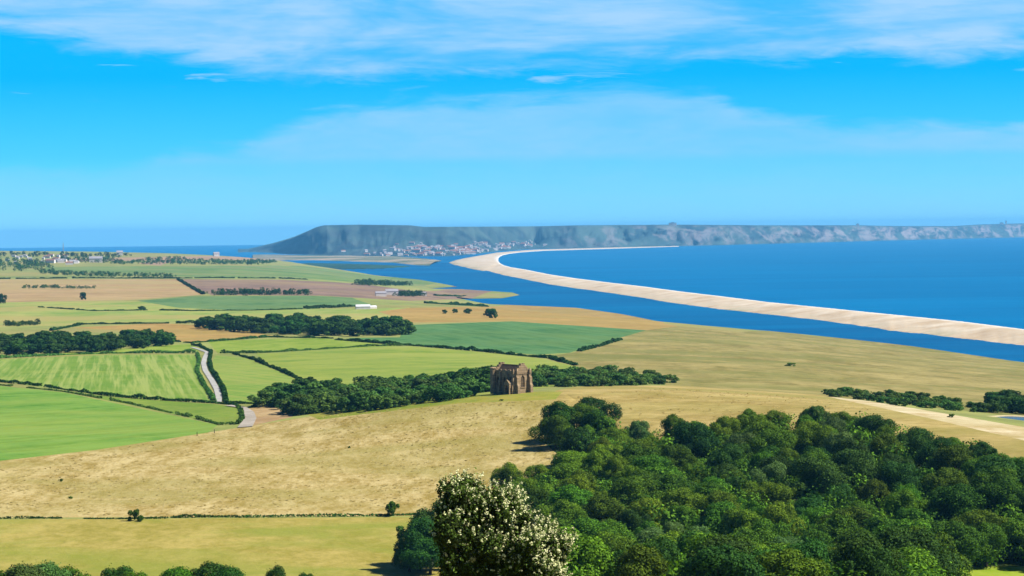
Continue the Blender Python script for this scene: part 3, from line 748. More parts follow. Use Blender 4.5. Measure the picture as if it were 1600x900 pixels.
# clump standing out at the wood's upper left corner, and the dark tree at its lower left
for (u, v, h, w, kind, lb) in [(872, 690, 13.5, 1.25, 'leaf', 'large round tree at the upper left tip of the wood beside the tan slope'),
                               (915, 684, 11.5, 1.3, 'leaf', 'second round tree at the upper left tip of the wood'),
                               (655, 892, 14, 1.1, 'leaf_dark', 'dark tree casting a long shadow on the meadow left of the flowering tree'),
                               (690, 886, 16, 1.1, 'leaf_dark', 'dark tree half hidden behind the flowering tree'),
                               (735, 860, 13, 1.0, 'leaf_dark', 'dark tree directly behind the crown of the flowering tree'),
                               (640, 893, 7, 1.7, 'leaf_dark', 'low dark tree spreading at the foot of the shadowed meadow corner'), (672, 897, 9, 1.6, 'leaf_dark', 'low dark tree filling in left of the flowering tree')]:
    p = hit(u, v); place_tree(p.x, p.y, h, kind, lb, None, 'broadleaf_tree', w)

# ------------------------------------------------------------------ copses and tree belts
def belt(poly, spacing, h0, h1, meshes, what, where, group, seed, w=(1.2, 1.7), mx=300):
    """a copse or belt of single trees; each label says its size and where along the belt it stands"""
    sp = poisson(poly, spacing, mx, seed)
    ul = [a for a, b in poly]; lo, hi = min(ul), max(ul)
    ys = sorted(y for x, y in sp)
    for x, y in sp:
        h = random.uniform(h0, h1); f = (project((x, y, gh(x, y)))[0] - lo) / (hi - lo)
        size = 'tallest' if h > h0 + 0.86 * (h1 - h0) else ('low' if h < h0 + 0.35 * (h1 - h0) else 'middling')
        along = ('at the left end', 'left of the middle', 'in the middle', 'right of the middle', 'at the right end')[max(0, min(4, int(f * 5)))]
        side = 'front' if y < ys[len(ys) // 2] else 'back'
        place_small(x, y, h, meshes, f'{size} {what} {along} of the {where}, {side}', group, 'woodland_tree' if 'wood' in where else 'hedgerow_tree', random.uniform(*w))
    return len(sp)
cnt = []
cnt.append(belt([(412, 636), (470, 648), (560, 645), (640, 634), (735, 622), (735, 605), (640, 606), (520, 612), (450, 620), (415, 628)], 9.6, 4.5, 8.5, SMALL, 'bushy green tree', 'copse left of the chapel', 'trees of the copse left of the chapel', 11))
cnt.append(belt([(722, 612), (768, 612), (768, 603), (722, 603)], 7.5, 8, 10.5, SMALL_D, 'dark tree', 'clump against the chapel', 'dark trees beside the chapel', 12))
cnt.append(belt([(832, 604), (900, 605), (1000, 602), (1050, 601), (1050, 596), (960, 588), (840, 586)], 9.6, 3.5, 6.5, SMALL, 'green tree', 'belt right of the chapel', 'trees of the belt right of the chapel', 13))
cnt.append(belt([(1282, 618), (1400, 634), (1530, 645), (1545, 640), (1460, 627), (1300, 612)], 9.5, 2.2, 4.6, SMALL, 'green tree', 'belt beyond the sandy track', 'trees of the belt beyond the sandy track', 14))
cnt.append(belt([(1545, 645), (1640, 648), (1640, 634), (1550, 630)], 12, 5, 8.0, SMALL_D, 'dark tree', 'clump by the pond', 'trees of the clump by the pond', 15))
cnt.append(belt([(-60, 560), (80, 554), (258, 543), (262, 536), (150, 534), (-60, 540)], 17, 8, 12.5, SMALL_D, 'dark tree', 'wood behind the striped field', 'trees of the left wood', 16, (1.25, 1.8)))
cnt.append(belt([(318, 516), (420, 521), (540, 527), (632, 523), (632, 516), (520, 512), (400, 508), (320, 508)], 19, 9, 13.5, SMALL_D, 'dark tree', 'wood above the green crop', 'trees of the wood above the crop', 17, (1.3, 1.9)))
MD = M['leaf_dark']
mass([(10, 510.5), (62, 508), (62, 506), (10, 508)], 9, 3.5, 5, MD, 'short dark row of bushes on the left pasture', 18)
mass([(330, 462), (400, 462), (478, 461), (478, 458), (400, 457), (335, 458)], 18, 6, 9, MD, 'dark wood beside the ploughed field', 19)
mass([(40, 450.5), (150, 451.5), (150, 450), (40, 448.5)], 14, 4, 6, MD, 'row of trees across the tan stubble field', 20)
mass([(68, 428), (130, 432), (270, 435), (270, 432), (130, 428), (68, 424)], 26, 6, 9, MD, 'dark tree belt above the stubble field', 21)
mass([(560, 446), (610, 447), (640, 446), (600, 442), (560, 441)], 24, 7, 10, MD, 'small dark wood near the lagoon shore', 22)
mass([(622, 463), (660, 463), (660, 460.5), (622, 460)], 16, 6, 9, MD, 'dark trees by the shoreline farm', 23)
mass([(180, 413), (400, 414), (430, 410), (400, 409), (230, 409), (180, 411)], 40, 7, 11, MD, 'long dark belt of trees below the sea horizon', 24)
mass([(-80, 424), (40, 424), (75, 418), (60, 409), (-80, 407)], 55, 9, 14, MD, 'dark far wood around the village at the left edge', 25)
mass([(-80, 403), (90, 402), (190, 404), (190, 400), (60, 397.5), (-80, 395.5)], 75, 9, 14, MD, 'bluish tree line under the horizon at the left', 26)
mass([(110, 411), (190, 411), (180, 406), (90, 405)], 50, 8, 12, MD, 'far trees right of the village', 27)
mass([(225, 408), (280, 408), (300, 406), (240, 405)], 50, 8, 11, MD, 'far hedgerow trees among pale stubble strips', 28)
print('TREES', cnt)
for (u, v, h, w, nm, lb) in [(770, 497, 11, 1.0, 'tree', 'lone dark tree at the corner of the golden stubble field'),
                         (763, 494, 9, 1.1, 'tree', 'dark tree left of the lone tree at the stubble corner'),
                         (2, 474, 14, 0.8, 'tree', 'dark tree cut by the left picture edge below the stubble'),
                         (130, 468, 11, 0.9, 'shrub', 'grey-green bush at the end of the stubble field'),
                         (695, 490, 5, 1.3, 'shrub', 'small dark bush, leftmost of three on the golden stubble'), (710, 489, 5, 1.3, 'shrub', 'small dark bush, middle of three on the golden stubble'), (731, 490, 6, 1.4, 'shrub', 'small dark bush, rightmost of three on the golden stubble'),
                         (222, 484, 5, 1.6, 'shrub', 'small bush on the pale pasture boundary'),
                         (484, 600, 4, 1.6, 'shrub', 'bush where the field hedge meets the copse'), (405, 566, 3.4, 1.4, 'shrub', 'bush along the diagonal field hedge')]:
    p = hit(u, v); place_small(p.x, p.y, h, SMALL_D, lb, None, 'lone_tree' if nm == 'tree' else nm, w, nm)
for (u, v, h, w, lb) in [(212, 814, 3.6, 0.95, 'round bush rising from the dark hedge line at the left'),
                         (614, 807, 4.4, 0.85, 'upright bush in the hedge line right of centre'),
                         (95, 752, 1.0, 1.4, 'small dark tussock bush high on the tan slope, left'), (110, 779, 0.9, 1.4, 'small green bush low on the tan slope, left'),
                         (546, 700, 0.8, 1.3, 'tiny dark bush in the middle of the tan slope'), (1235, 572, 2.5, 2.2, 'dark scrub patch alone on the olive slope above the right belt'),
                         (848, 692, 1.6, 1.6, 'low bush in front of the wood tip'), (784, 626, 0.8, 1.8, 'small tussock just below the chapel'),
                         (1487, 652, 1.4, 1.8, 'small bush beside the sandy track')]:
    p = hit(u, v); place_small(p.x, p.y, h, SHRUB, lb, None, 'shrub', w, 'shrub')

# ------------------------------------------------------------------ hedges
def hedge(pts, wid, hgt, label, dens=7.0, size=0.75, mat='leaf_far', gap=0.0, seed=0):
    P = [hit(u, v) for u, v in pts]
    seg = []; tot = 0
    for a, b in zip(P[:-1], P[1:]):
        l = (b - a).length; seg.append((a, b, l)); tot += l
    g = np.random.default_rng(seed + int(tot))
    n = int(tot * dens); V = []; 
    ds = np.sort(g.uniform(0, tot, n)); k = 0; acc = 0; X = np.zeros(n); Y = np.zeros(n); NX = np.zeros(n); NY = np.zeros(n)
    for i, s in enumerate(ds):
        while k < len(seg) - 1 and s > acc + seg[k][2]: acc += seg[k][2]; k += 1
        a, b, l = seg[k]; f = (s - acc) / l; e = (b - a) / l
        X[i] = a.x + (b.x - a.x) * f; Y[i] = a.y + (b.y - a.y) * f; NX[i] = -e.y; NY[i] = e.x
    ph = g.uniform(0, 6); hgt = hgt * 0.72; wid = wid * 0.85; lump = 0.72 + 0.3 * np.sin(ds / 3.7 + ph + 2 * np.sin(ds / 11)) + 0.3 * np.sin(ds / 23 + ph) + 0.45 * np.maximum(0, np.sin(ds / 9.1 + 2 * ph) - 0.8) * 4
    if gap:
        keep = np.sin(ds / 17 + ph) + 0.5 * np.sin(ds / 5.3) > -1.5 + gap; 
    else: keep = np.ones(n, bool)
    th = g.uniform(0, math.pi, n); rr = g.uniform(0.75, 1.05, n)
    off = np.cos(th) * wid * 0.5 * rr; hh = np.sin(th) ** 0.6 * hgt * lump * rr
    X = X + NX * off; Y = Y + NY * off; Z = height(X, Y) + hh
    d = np.stack([NX * np.cos(th), NY * np.cos(th), np.sin(th)], 1) + g.normal(size=(n, 3)) * 0.5
    X, Y, Z, d = X[keep], Y[keep], Z[keep], d[keep]; m = len(X)
    d /= np.linalg.norm(d, axis=1)[:, None]
    a = np.cross(d, g.normal(size=(m, 3))); a /= np.linalg.norm(a, axis=1)[:, None]; b = np.cross(d, a)
    s = (size * g.uniform(0.6, 1.4, m))[:, None]; C = np.stack([X, Y, Z], 1)
    c0 = np.array([P[0].x, P[0].y, P[0].z]); C = C - c0
    V = np.stack([C - a * s, C + b * s * .8, C + a * s, C - b * s * .8], 1).reshape(-1, 3)
    me = mesh_np('hedge', V, np.arange(4 * m).reshape(-1, 4), M[mat], False, np.repeat(np.clip(g.normal(.4, .3, m), 0, 1), 4))
    return tag(link('hedge', me, None, c0), label, 'hedge', 'field hedges')
HEDGES = [
 ([(-40, 811), (60, 810), (190, 811), (262, 810)], 1.2, 0.9, 'low dark hedge line at the foot of the tan slope, left end', 'leaf_dark', 0.3, .28),
 ([(266, 809), (330, 808), (372, 808)], 2.0, 1.5, 'thicker stretch of the hedge line below the tan slope', 'leaf_dark', 0, .3),
 ([(372, 809), (440, 808), (540, 807), (612, 806), (670, 803)], 1.2, 0.9, 'low dark hedge line at the foot of the tan slope, right end', 'leaf_dark', 0.1, .28),
 ([(-60, 566), (0, 560), (110, 554), (205, 552), (305, 552)], 3.0, 2.4, 'hedge along the top of the striped green field', 'leaf_far', 0, .6),
 ([(-60, 592), (0, 597), (60, 603), (180, 620), (335, 630), (370, 633)], 2.2, 1.9, 'hedge along the foot of the striped green field', 'leaf_dark', 0.1, .5),
 ([(-60, 597), (0, 602), (100, 612), (200, 630), (300, 652), (345, 664), (372, 663)], 1.8, 1.3, 'broken hedge between the lush field and the narrow verge strip', 'leaf_far', 0.5, .42),
 ([(372, 663), (379, 655), (376, 640), (370, 634)], 2.0, 1.7, 'short curved hedge at the bend of the pale track', 'leaf_dark', 0, .45),
 ([(308, 552), (311, 562), (308, 580), (318, 600), (330, 618), (335, 628)], 2.2, 2.0, 'hedge along the left side of the winding lane', 'leaf_far', 0, .5),
 ([(300, 540), (312, 541), (330, 550), (327, 562), (330, 578), (342, 596), (350, 612), (353, 628)], 2.6, 2.6, 'tall dark hedge along the right side of the winding lane', 'leaf_dark', 0, .5),
 ([(353, 630), (380, 631), (410, 631)], 2.2, 1.8, 'short hedge between the small field and the bare soil', 'leaf_dark', 0, .5),
 ([(345, 552), (400, 552), (500, 546), (580, 541), (640, 540)], 2.8, 2.2, 'hedge along the top of the grazed field', 'leaf_far', 0, .6),
 ([(365, 553), (400, 563), (440, 580), (480, 598)], 2.4, 2.2, 'diagonal hedge running down to the copse', 'leaf_dark', 0.2, .55),
 ([(525, 531), (600, 537), (640, 540), (760, 550), (860, 560), (900, 571)], 3.2, 2.6, 'dark hedge along the lower edge of the green crop', 'leaf_dark', 0, .7),
 ([(905, 549), (940, 540), (970, 531)], 4.0, 2.5, 'patchy hedge at the right corner of the green crop', 'leaf_dark', 0.4, .7),
 ([(262, 533), (300, 536), (420, 527), (520, 529)], 3.0, 2.2, 'hedge below the golden stubble right of the left wood', 'leaf_dark', 0.2, .7),
 ([(80, 517), (110, 511), (130, 507), (320, 505)], 3.5, 2.8, 'hedge climbing behind the left wood', 'leaf_dark', 0.3, .8),
 ([(60, 480), (150, 486), (230, 485)], 2.6, 1.6, 'thin hedge across the pale pasture on the left', 'leaf_dark', 0.3, .9),
 ([(250, 485), (300, 486), (400, 485), (500, 482)], 2.6, 1.6, 'thin hedge along the foot of the young crop', 'leaf_dark', 0.2, .9),
 ([(475, 482), (520, 481), (552, 479)], 6, 4, 'thick hedge left of the white-roofed barn', 'leaf_dark', 0, 1.0),
 ([(278, 437), (295, 447), (318, 460)], 5, 4, 'hedge between the stubble and the ploughed field', 'leaf_dark', 0.2, 1.2),
 ([(-60, 436), (100, 435), (280, 435), (420, 435), (480, 437)], 4, 2.4, 'distant hedge above the stubble field', 'leaf_dark', 0.3, 1.5),
 ([(665, 474), (700, 476), (760, 479)], 8, 4, 'scrub hedge along the lagoon inlet', 'leaf_dark', 0, 1.2),
 ([(680, 462), (740, 464), (795, 463)], 8, 3, 'dark scrub on the low spit', 'leaf_dark', 0.4, 1.2),
]
for i, (pts, w, h, lb, mt, gap, size) in enumerate(HEDGES): hedge(pts, w, h, lb, min(26.0, 4.2 / size * max(1, h)), size, mt, gap, i)

# ------------------------------------------------------------------ rough grass
def tufts(poly, n, size, c0, c1, label, seed):
    """uncountable tussocks standing up from the sward"""
    g = np.random.default_rng(seed)
    T = [(p.x, p.y) for p in (hit(u, v) for u, v in densify(poly, 25))]
    xs = [a for a, b in T]; ys = [b for a, b in T]
    X = g.uniform(min(xs), max(xs), n * 4); Y = g.uniform(min(ys), max(ys), n * 4)
    cl = np.sin(X / 9 + 2 * np.sin(Y / 13)) * np.sin(Y / 11 + 1.5 * np.sin(X / 17)) + g.normal(0, 0.6, len(X))
    ok = inside(X, Y, T) & (cl > 0.1); X = X[ok][:n]; Y = Y[ok][:n]; n = len(X); Z = height(X, Y)
    base = np.stack([X, Y, Z], 1); VV = []; SS = []
    sh = g.uniform(0, 1, n)
    for q in range(3):
        a = g.uniform(0, 2 * math.pi, n); w = size * g.uniform(0.7, 1.6, n); h = size * g.uniform(0.12, 0.35, n)
        c = base + np.stack([np.cos(a) * w * .4, np.sin(a) * w * .4, h], 1)
        e1 = np.stack([np.cos(a) * w, np.sin(a) * w, g.normal(0, .16, n) * w], 1); e2 = np.stack([-np.sin(a) * w * .8, np.cos(a) * w * .8, g.normal(0, .10, n) * w], 1)
        VV.append(np.stack([c - e1 * .5, c + e2, c + e1, c - e2], 1).reshape(-1, 3)); SS.append(np.repeat(sh, 4))
    V = np.concatenate(VV)
    o = link('grass', mesh_np('grass', V, np.arange(len(V)).reshape(-1, 4), leaf_mat('tussock_grass', c0, c1, 0, 0, 0.3), False, np.concatenate(SS)))
    o['kind'] = 'stuff'; o['label'] = label
tufts([(-60, 735), (150, 706), (330, 678), (520, 648), (700, 632), (850, 626), (900, 660), (900, 735), (740, 790), (660, 804), (0, 806), (-60, 806)], 2200, 0.36, alb(190, 168, 88, 1.1), alb(250, 228, 150, 1.3), 'dry straw-coloured tussocks over the tan slope', 1)
tufts([(890, 618), (1050, 606), (1280, 622), (1400, 645), (1300, 668), (1150, 672), (985, 690), (900, 650)], 500, 0.36, alb(188, 165, 85, 1.1), alb(240, 212, 132, 1.3), 'dry grass on the crest above the wood', 3)

# ------------------------------------------------------------------ lane
def strip(name, mat, pts, wid, lift, label):
    P = [hit(u, v) for u, v in pts]
    C = []
    for a, b in zip(P[:-1], P[1:]):
        m = max(1, int((b - a).length / 4))
        for q in range(m): C.append(a + (b - a) * q / m)
    C.append(P[-1]); V = []
    for i, p in enumerate(C):
        d = C[min(i + 3, len(C) - 1)] - C[max(i - 3, 0)]; d.z = 0; d.normalize(); n = Vector((-d.y, d.x, 0)); w = wid if not callable(wid) else wid(i / (len(C) - 1))
        for s in (-0.5, -0.17, 0.17, 0.5):
            q = p + n * w * s; V.append((q.x, q.y, gh(q.x, q.y) + lift))
    F_ = [(i * 4 + j, i * 4 + j + 1, (i + 1) * 4 + j + 1, (i + 1) * 4 + j) for i in range(len(C) - 1) for j in range(3)]
    return struct(link(name, mesh_np(name, V, F_, mat, True)), label)
M['lane'] = field_mat('pale_tarmac', alb(200, 200, 194), alb(230, 228, 220), None, 0.08, 0.5)
strip('lane', M['lane'], [(300, 543), (312, 546.5), (324, 551), (320, 560), (318, 568), (321, 580), (331, 595), (339, 609), (342, 620), (341, 629)], 3.0, 0.35, 'pale winding lane between hedges')
M['track'] = field_mat('pale_gravel', alb(205, 195, 180), alb(232, 222, 208), alb(190, 180, 160), 0.08, 0.5)
strip('track', M['track'], [(356, 634), (378, 637), (389, 645), (391, 655), (383, 668)], lambda f: 3.2 + 2.6 * f, 0.3, 'pale gravel track end at the foot of the tan hill')

# pond on the right
def build_pond():
    c = hit(1592, 656); n = 28; z = gh(c.x, c.y) + 0.25; V = [(c.x, c.y, z)]; B = []
    for i in range(n):
        a = i * 2 * math.pi / n; k = 1 + 0.12 * math.sin(3 * a + 1) + 0.06 * math.sin(5 * a)
        V.append((c.x + math.cos(a) * 9.5 * k, c.y + math.sin(a) * 13 * k, z))
        x1, y1 = c.x + math.cos(a) * 11 * k, c.y + math.sin(a) * 14.5 * k; x2, y2 = c.x + math.cos(a) * 14 * k, c.y + math.sin(a) * 18.5 * k
        B += [(V[-1][0], V[-1][1], z - 0.3), (x1, y1, z + 0.3), (x2, y2, gh(x2, y2) - 0.3)]
    me = bpy.data.meshes.new('pond'); me.from_pydata(V, [], [(0, 1 + i, 1 + (i + 1) % n) for i in range(n)]); me.update(); me.materials.append(water_mat('pond_water', (0.02, 0.04, 0.06), (0.04, 0.07, 0.09), 0.2, 0.2))
    struct(link('pond', me), 'small dark pond at the right picture edge')
    Q = []
    for i in range(n):
        j = (i + 1) % n
        for q in (0, 1): Q.append((3 * i + q, 3 * i + q + 1, 3 * j + q + 1, 3 * j + q))
    struct(link('pond_bank', mesh_np('pond_bank', B, Q, M['sand'], True)), 'sandy bank around the small pond')
build_pond()

# ------------------------------------------------------------------ the chapel
def stone_mat(name, c1, c2, s=1.0):
    m, k, b = new_mat(name)
    tc = k.node('ShaderNodeTexCoord')
    br = k.node('ShaderNodeTexBrick'); rt = k.node('ShaderNodeVectorRotate'); rt.rotation_type = 'X_AXIS'; rt.inputs['Angle'].default_value = math.pi / 2
    k.put(rt.inputs['Vector'], tc.outputs['Object']); k.put(br.inputs['Vector'], rt.outputs[0])
    br.inputs['Scale'].default_value = s; br.inputs['Brick Width'].default_value = 0.7; br.inputs['Row Height'].default_value = 0.33; br.inputs['Mortar Size'].default_value = 0.02
    br.inputs['Color1'].default_value = (*c1, 1); br.inputs['Color2'].default_value = (*c2, 1); br.inputs['Mortar'].default_value = (*[q * 0.55 for q in c1], 1)
    n = k.noise(tc.outputs['Object'], 0.6, 6, 0.65, 0.3)
    c = k.mix(k.maprange(n, 0.42, 0.68, 0, 0.6), br.outputs[0], tuple(q * 0.5 for q in c1))
    k.put(b.inputs['Base Color'], c)
    bn = k.node('ShaderNodeBump'); bn.inputs['Strength'].default_value = 0.5; bn.inputs['Distance'].default_value = 0.08
    k.put(bn.inputs['Height'], k.noise(tc.outputs['Object'], 2.5, 5, 0.6, 0)); k.l.new(bn.outputs[0], b.inputs['Normal'])
    return m
M['stone'] = stone_mat('buff_stone', (0.30, 0.215, 0.125), (0.17, 0.12, 0.07))
M['roofstone'] = stone_mat('roof_stone', (0.12, 0.08, 0.05), (0.08, 0.055, 0.04), 0.8)
M['dark'] = plain_mat('dark_opening', (0.012, 0.011, 0.012), 0.2)
M['wood'] = plain_mat('old_oak', (0.05, 0.03, 0.018), 0.3)
def build_chapel():
    pc = hit(800, 615)
    root = bpy.data.objects.new('chapel', None); COL.objects.link(root)
    # local x along the building, local y across; the shaded long side is -y, the lit gable is +x
    ang = math.atan2(0.77, 0.64) + 0.0
    root.location = (pc.x, pc.y + 4, min(gh(pc.x, pc.y), gh(pc.x, pc.y + 8)) - 0.1)
    tag(root, 'ruined-looking brown stone chapel with buttresses alone on the grassy hilltop', 'chapel')
    L, Wd, hw, hr = 13.4, 7.6, 8.7, 11.4
    # long side normal points left and towards the viewer: n = (-0.77, -0.64)
    ex = Vector((0.64, -0.77, 0)); root.rotation_euler = (0, 0, math.atan2(ex.y, ex.x))
    x0, x1, y0, y1 = -L / 2, L / 2, -Wd / 2, Wd / 2
    st = M['stone']
    # walls with real window openings, butted at the corners
    def wall_long(y, inner, name):
        mb = MB(); t = 1.0 * inner
        ya, yb = sorted((y, y + t))
        wins = [(-3.9, 3.1, 6.3, 0.7), (0.2, 3.1, 6.3, 0.7), (4.0, 3.1, 6.3, 0.7)]
        xs = x0
        for cx, zb, zt, hwid in wins:
            mb.box(xs, cx - hwid, ya, yb, 0, hw); mb.box(cx - hwid, cx + hwid, ya, yb, 0, zb); 
            mb.prism_y([(cx - hwid, zt), (cx, zt + 1.0), (cx + hwid, zt), (cx + hwid, hw), (cx - hwid, hw)], ya, yb)
            xs = cx + hwid
        mb.box(xs, x1, ya, yb, 0, hw)
        w = mb.build(name, st, root)
        for cx, zb, zt, hwid in wins:
            f = MB(); f.prism_y([(cx - hwid, zb), (cx + hwid, zb), (cx + hwid, zt), (cx, zt + 1.0), (cx - hwid, zt)], y + inner * 0.55, y + inner * 0.6)
            wn = f.build('window', M['dark'], root)
            b2 = MB(); b2.box(cx - 0.07, cx + 0.07, y + inner * 0.4, y + inner * 0.53, zb, zt + 0.9); b2.box(cx - hwid, cx + hwid, y + inner * 0.42, y + inner * 0.52, zb + 1.6, zb + 1.75)
            b2.build('tracery', st, wn)
            b3 = MB(); b3.box(cx - hwid - .15, cx + hwid + .15, y - inner * 0.18, y - inner * 0.01, zb - 0.3, zb - .02); b3.build('sill', st, wn)
        return w
    wall_long(y0, 1, 'wall'); wall_long(y1, -1, 'wall')
    for xa, sgn in ((x1, -1), (x0, 1)):
        mb = MB(); a, b = sorted((xa, xa + sgn * 1.0))
        iy0, iy1 = y0 + 1.003, y1 - 1.003
        zb, zt, hwid = 3.0, 6.6, 0.95
        mb.box(a, b, iy0, -hwid, 0, hw); mb.box(a, b, hwid, iy1, 0, hw); mb.box(a, b, -hwid, hwid, 0, zb)
        mb.prism_x([(-hwid, zt), (0, zt + 1.3), (hwid, zt), (hwid, hw), (-hwid, hw)], a, b)
        mb.build('end_wall', st, root)
        gb = MB(); gb.prism_x([(y0 + 0.25, hw + .003), (y1 - 0.25, hw + .003), (0.55, hr + 0.55), (-0.55, hr + 0.55)], a + .01 * sgn, b + .01 * sgn)
        gl = gb.build('gable', st, root)
        cp = MB()   # stepped coping
        for q in range(4):
            yy = y0 + 0.2 + q * 0.85; zz = hw + 0.35 + q * 0.86
            for s in (1, -1):
                c0, c1 = sorted((s * yy, s * (yy + 0.84))); cp.box(a - 0.08, b + 0.08, c0, c1, zz - 0.3, zz + 0.62)
        cp.build('coping', st, gl)
        f = MB(); xx = xa + sgn * 0.6
        f.prism_x([(-hwid, zb), (hwid, zb), (hwid, zt), (0, zt + 1.3), (-hwid, zt)], xx - .03, xx + .03)
        wn = f.build('window', M['dark'], root)
        m2 = MB(); m2.box(xx - sgn * .22 - .06, xx - sgn * .22 + .06, -.08, .08, zb, zt + 1.15); m2.box(xx - sgn * .22 - .05, xx - sgn * .22 + .05, -hwid, hwid, zb + 1.9, zb + 2.05)
        for s in (-1, 1): m2.box(xx - sgn * .22 - .05, xx - sgn * .22 + .05, s * .5 - .05, s * .5 + .05, zb, zt + .5)
        m2.build('tracery', st, wn)
        m3 = MB(); c0, c1 = sorted((xa - sgn * .01, xa - sgn * 0.2)); m3.box(c0, c1, -hwid - .2, hwid + .2, zb - .35, zb - .03); m3.box(c0, c1, -2.3, 2.3, zt + 1.55, zt + 1.8); m3.build('string_course', st, root)
    rf = MB()
    rf.prism_x([(y0 + 0.75, hw - 0.35), (y1 - 0.75, hw - 0.35), (0.25, hr), (-0.25, hr)], x0 + 1.02, x1 - 1.02)
    ro = rf.build('roof', M['roofstone'], root)
    rb = MB()
    for q in range(9):
        xx = x0 + 1.5 + q * 1.3
        rb.box(xx, xx + 0.22, -0.34, 0.34, hr - 0.12, hr + 0.22)
    rb.box(x0 + 1.05, x1 - 1.05, -0.22, 0.22, hr + 0.003, hr + 0.16)
    rb.build('ridge', M['roofstone'], ro)
    for y, s in ((y0, -1), (y1, 1)):
        p = MB(); c0, c1 = sorted((y + s * .1, y - s * .32)); p.box(x0 - .1, x1 + .1, c0, c1, hw + .003, hw + 0.75)
        for q in range(5): 
            xx = x0 + 0.3 + q * 2.9; p.box(xx, xx + 1.5, c0 + .02, c1 - .02, hw + 0.753, hw + 1.15)
        p.build('parapet', st, root)
    def buttress(cx, cy, dx, dy, w=1.0, top=8.2, dep=1.5):
        b = MB()
        prof = [(0, 0), (dep, 0), (dep, top * 0.42), (dep * 0.72, top * 0.5), (dep * 0.72, top * 0.78), (dep * .4, top * 0.86), (dep * .4, top), (0, top + 0.5)]
        if dx: b.prism_y([(cx + dx * (p + .003), z) for p, z in prof][::int(dx)], cy - w / 2, cy + w / 2)
        else: b.prism_x([(cy + dy * (p + .003), z) for p, z in prof][::int(dy)], cx - w / 2, cx + w / 2)
        o = b.build('buttress', st, root)
        c = MB(); s = 0.42
        ex_, ey_ = cx + dx * .45, cy + dy * .45
        c.add([(ex_ - s, ey_ - s, top - .3), (ex_ + s, ey_ - s, top - .3), (ex_ + s, ey_ + s, top - .3), (ex_ - s, ey_ + s, top - .3), (ex_ - s, ey_ - s, top + .9), (ex_ + s, ey_ - s, top + .9), (ex_ + s, ey_ + s, top + .9), (ex_ - s, ey_ + s, top + .9), (ex_, ey_, top + 1.9)],
              [(0, 1, 5, 4), (1, 2, 6, 5), (2, 3, 7, 6), (3, 0, 4, 7), (4, 5, 8), (5, 6, 8), (6, 7, 8), (7, 4, 8)])
        c.build('pinnacle', st, o)
    for cx in (-2.0, 2.1): 
        buttress(cx, y0, 0, -1, 0.9, 7.2); buttress(cx, y1, 0, 1, 0.9, 7.2)
    for s in (-1, 1):
        buttress(x1, s * (Wd / 2 - 0.55), 1, 0, 1.05, 8.6); buttress(x1 - 0.6, s * Wd / 2, 0, s, 1.05, 8.4)
        buttress(x0, s * (Wd / 2 - 0.55), -1, 0, 1.05, 8.6)
    # octagonal stair turret at the far left corner
    t = MB(); t.tube([(x0 + 0.4, y0 - 0.5, 0), (x0 + 0.4, y0 - 0.5, 9.9)], [1.25, 1.2], 8); tu = t.build('stair_turret', st, root)
    t = MB(); t.tube([(x0 + 0.4, y0 - 0.5, 9.903), (x0 + 0.4, y0 - 0.5, 10.2), (x0 + 0.4, y0 - 0.5, 10.5)], [1.4, 1.4, 0.9], 8); t.build('turret_cap', st, tu)
    # porch on the shaded side
    p = MB(); p.box(3.0, 3.5, y0 - 2.6, y0 - .004, 0, 4.6); p.box(5.5, 6.0, y0 - 2.6, y0 - .004, 0, 4.6); p.prism_y([(3.5, 3.2), (4.5, 4.2), (5.5, 3.2), (5.5, 4.6), (3.5, 4.6)], y0 - 2.6, y0 - 2.1)
    p.prism_y([(2.9, 4.603), (6.1, 4.603), (4.5, 6.4)], y0 - 2.7, y0 - .004); po = p.build('porch', st, root)
    d = MB(); d.prism_y([(3.6, 0.02), (5.4, 0.02), (5.4, 2.9), (4.5, 3.8), (3.6, 2.9)], y0 - .1, y0 - .02); d.build('door', M['wood'], po)
build_chapel()

# ------------------------------------------------------------------ farm buildings, houses, mast, posts
M['white_wall'] = plain_mat('white_render', (0.50, 0.48, 0.46), 0.1, 0.05)
M['grey_roof'] = plain_mat('slate_roof', (0.24, 0.23, 0.25), 0.2, 0.05)
M['pale_roof'] = plain_mat('pale_sheet_roof', (0.48, 0.48, 0.50), 0.08, 0.05)
M['red_roof'] = plain_mat('tile_roof', (0.22, 0.11, 0.08), 0.2, 0.05)
M['cream'] = plain_mat('stone_wall', (0.55, 0.50, 0.46), 0.15, 0.05)
def house_parts(L, Wd, hw, hr, wall, roof, detail=True):
    w = MB(); w.box(-L / 2, L / 2, -Wd / 2, Wd / 2, -2, hw); w.prism_x([(-Wd / 2, hw + .003), (Wd / 2, hw + .003), (0, hr - .25)], -L / 2, L / 2)
    r = MB(); o = 0.35
    for s in (1, -1):
        r.prism_x([(s * (Wd / 2 + o), hw - 0.2), (s * (Wd / 2 + o), hw + 0.1), (0, hr + 0.15), (0, hr - 0.12)][::s], -L / 2 - o, L / 2 + o)
    return w.mesh('wall', wall), r.mesh('roof', roof)
HM = [house_parts(12, 8, 5.5, 9, M['white_wall'], M['grey_roof']), house_parts(20, 8, 6, 9.5, M['cream'], M['grey_roof']), house_parts(10, 8, 6, 9.5, M['white_wall'], M['grey_roof']), house_parts(26, 9, 7, 10.5, M['white_wall'], M['red_roof'])]
def house(p, s, label, group, name='house', rz=None, m=None):
    root = bpy.data.objects.new(name, None); COL.objects.link(root); root.location = p; root.scale = (s, s, s)
    root.rotation_euler = (0, 0, random.uniform(-0.5, 0.5) if rz is None else rz)
    a, b = m or random.choice(HM); link('wall', a, root); link('roof', b, root)
    return tag(root, label, 'house' if name == 'house' else 'barn', group)
g2 = random.Random(5); nh = 0
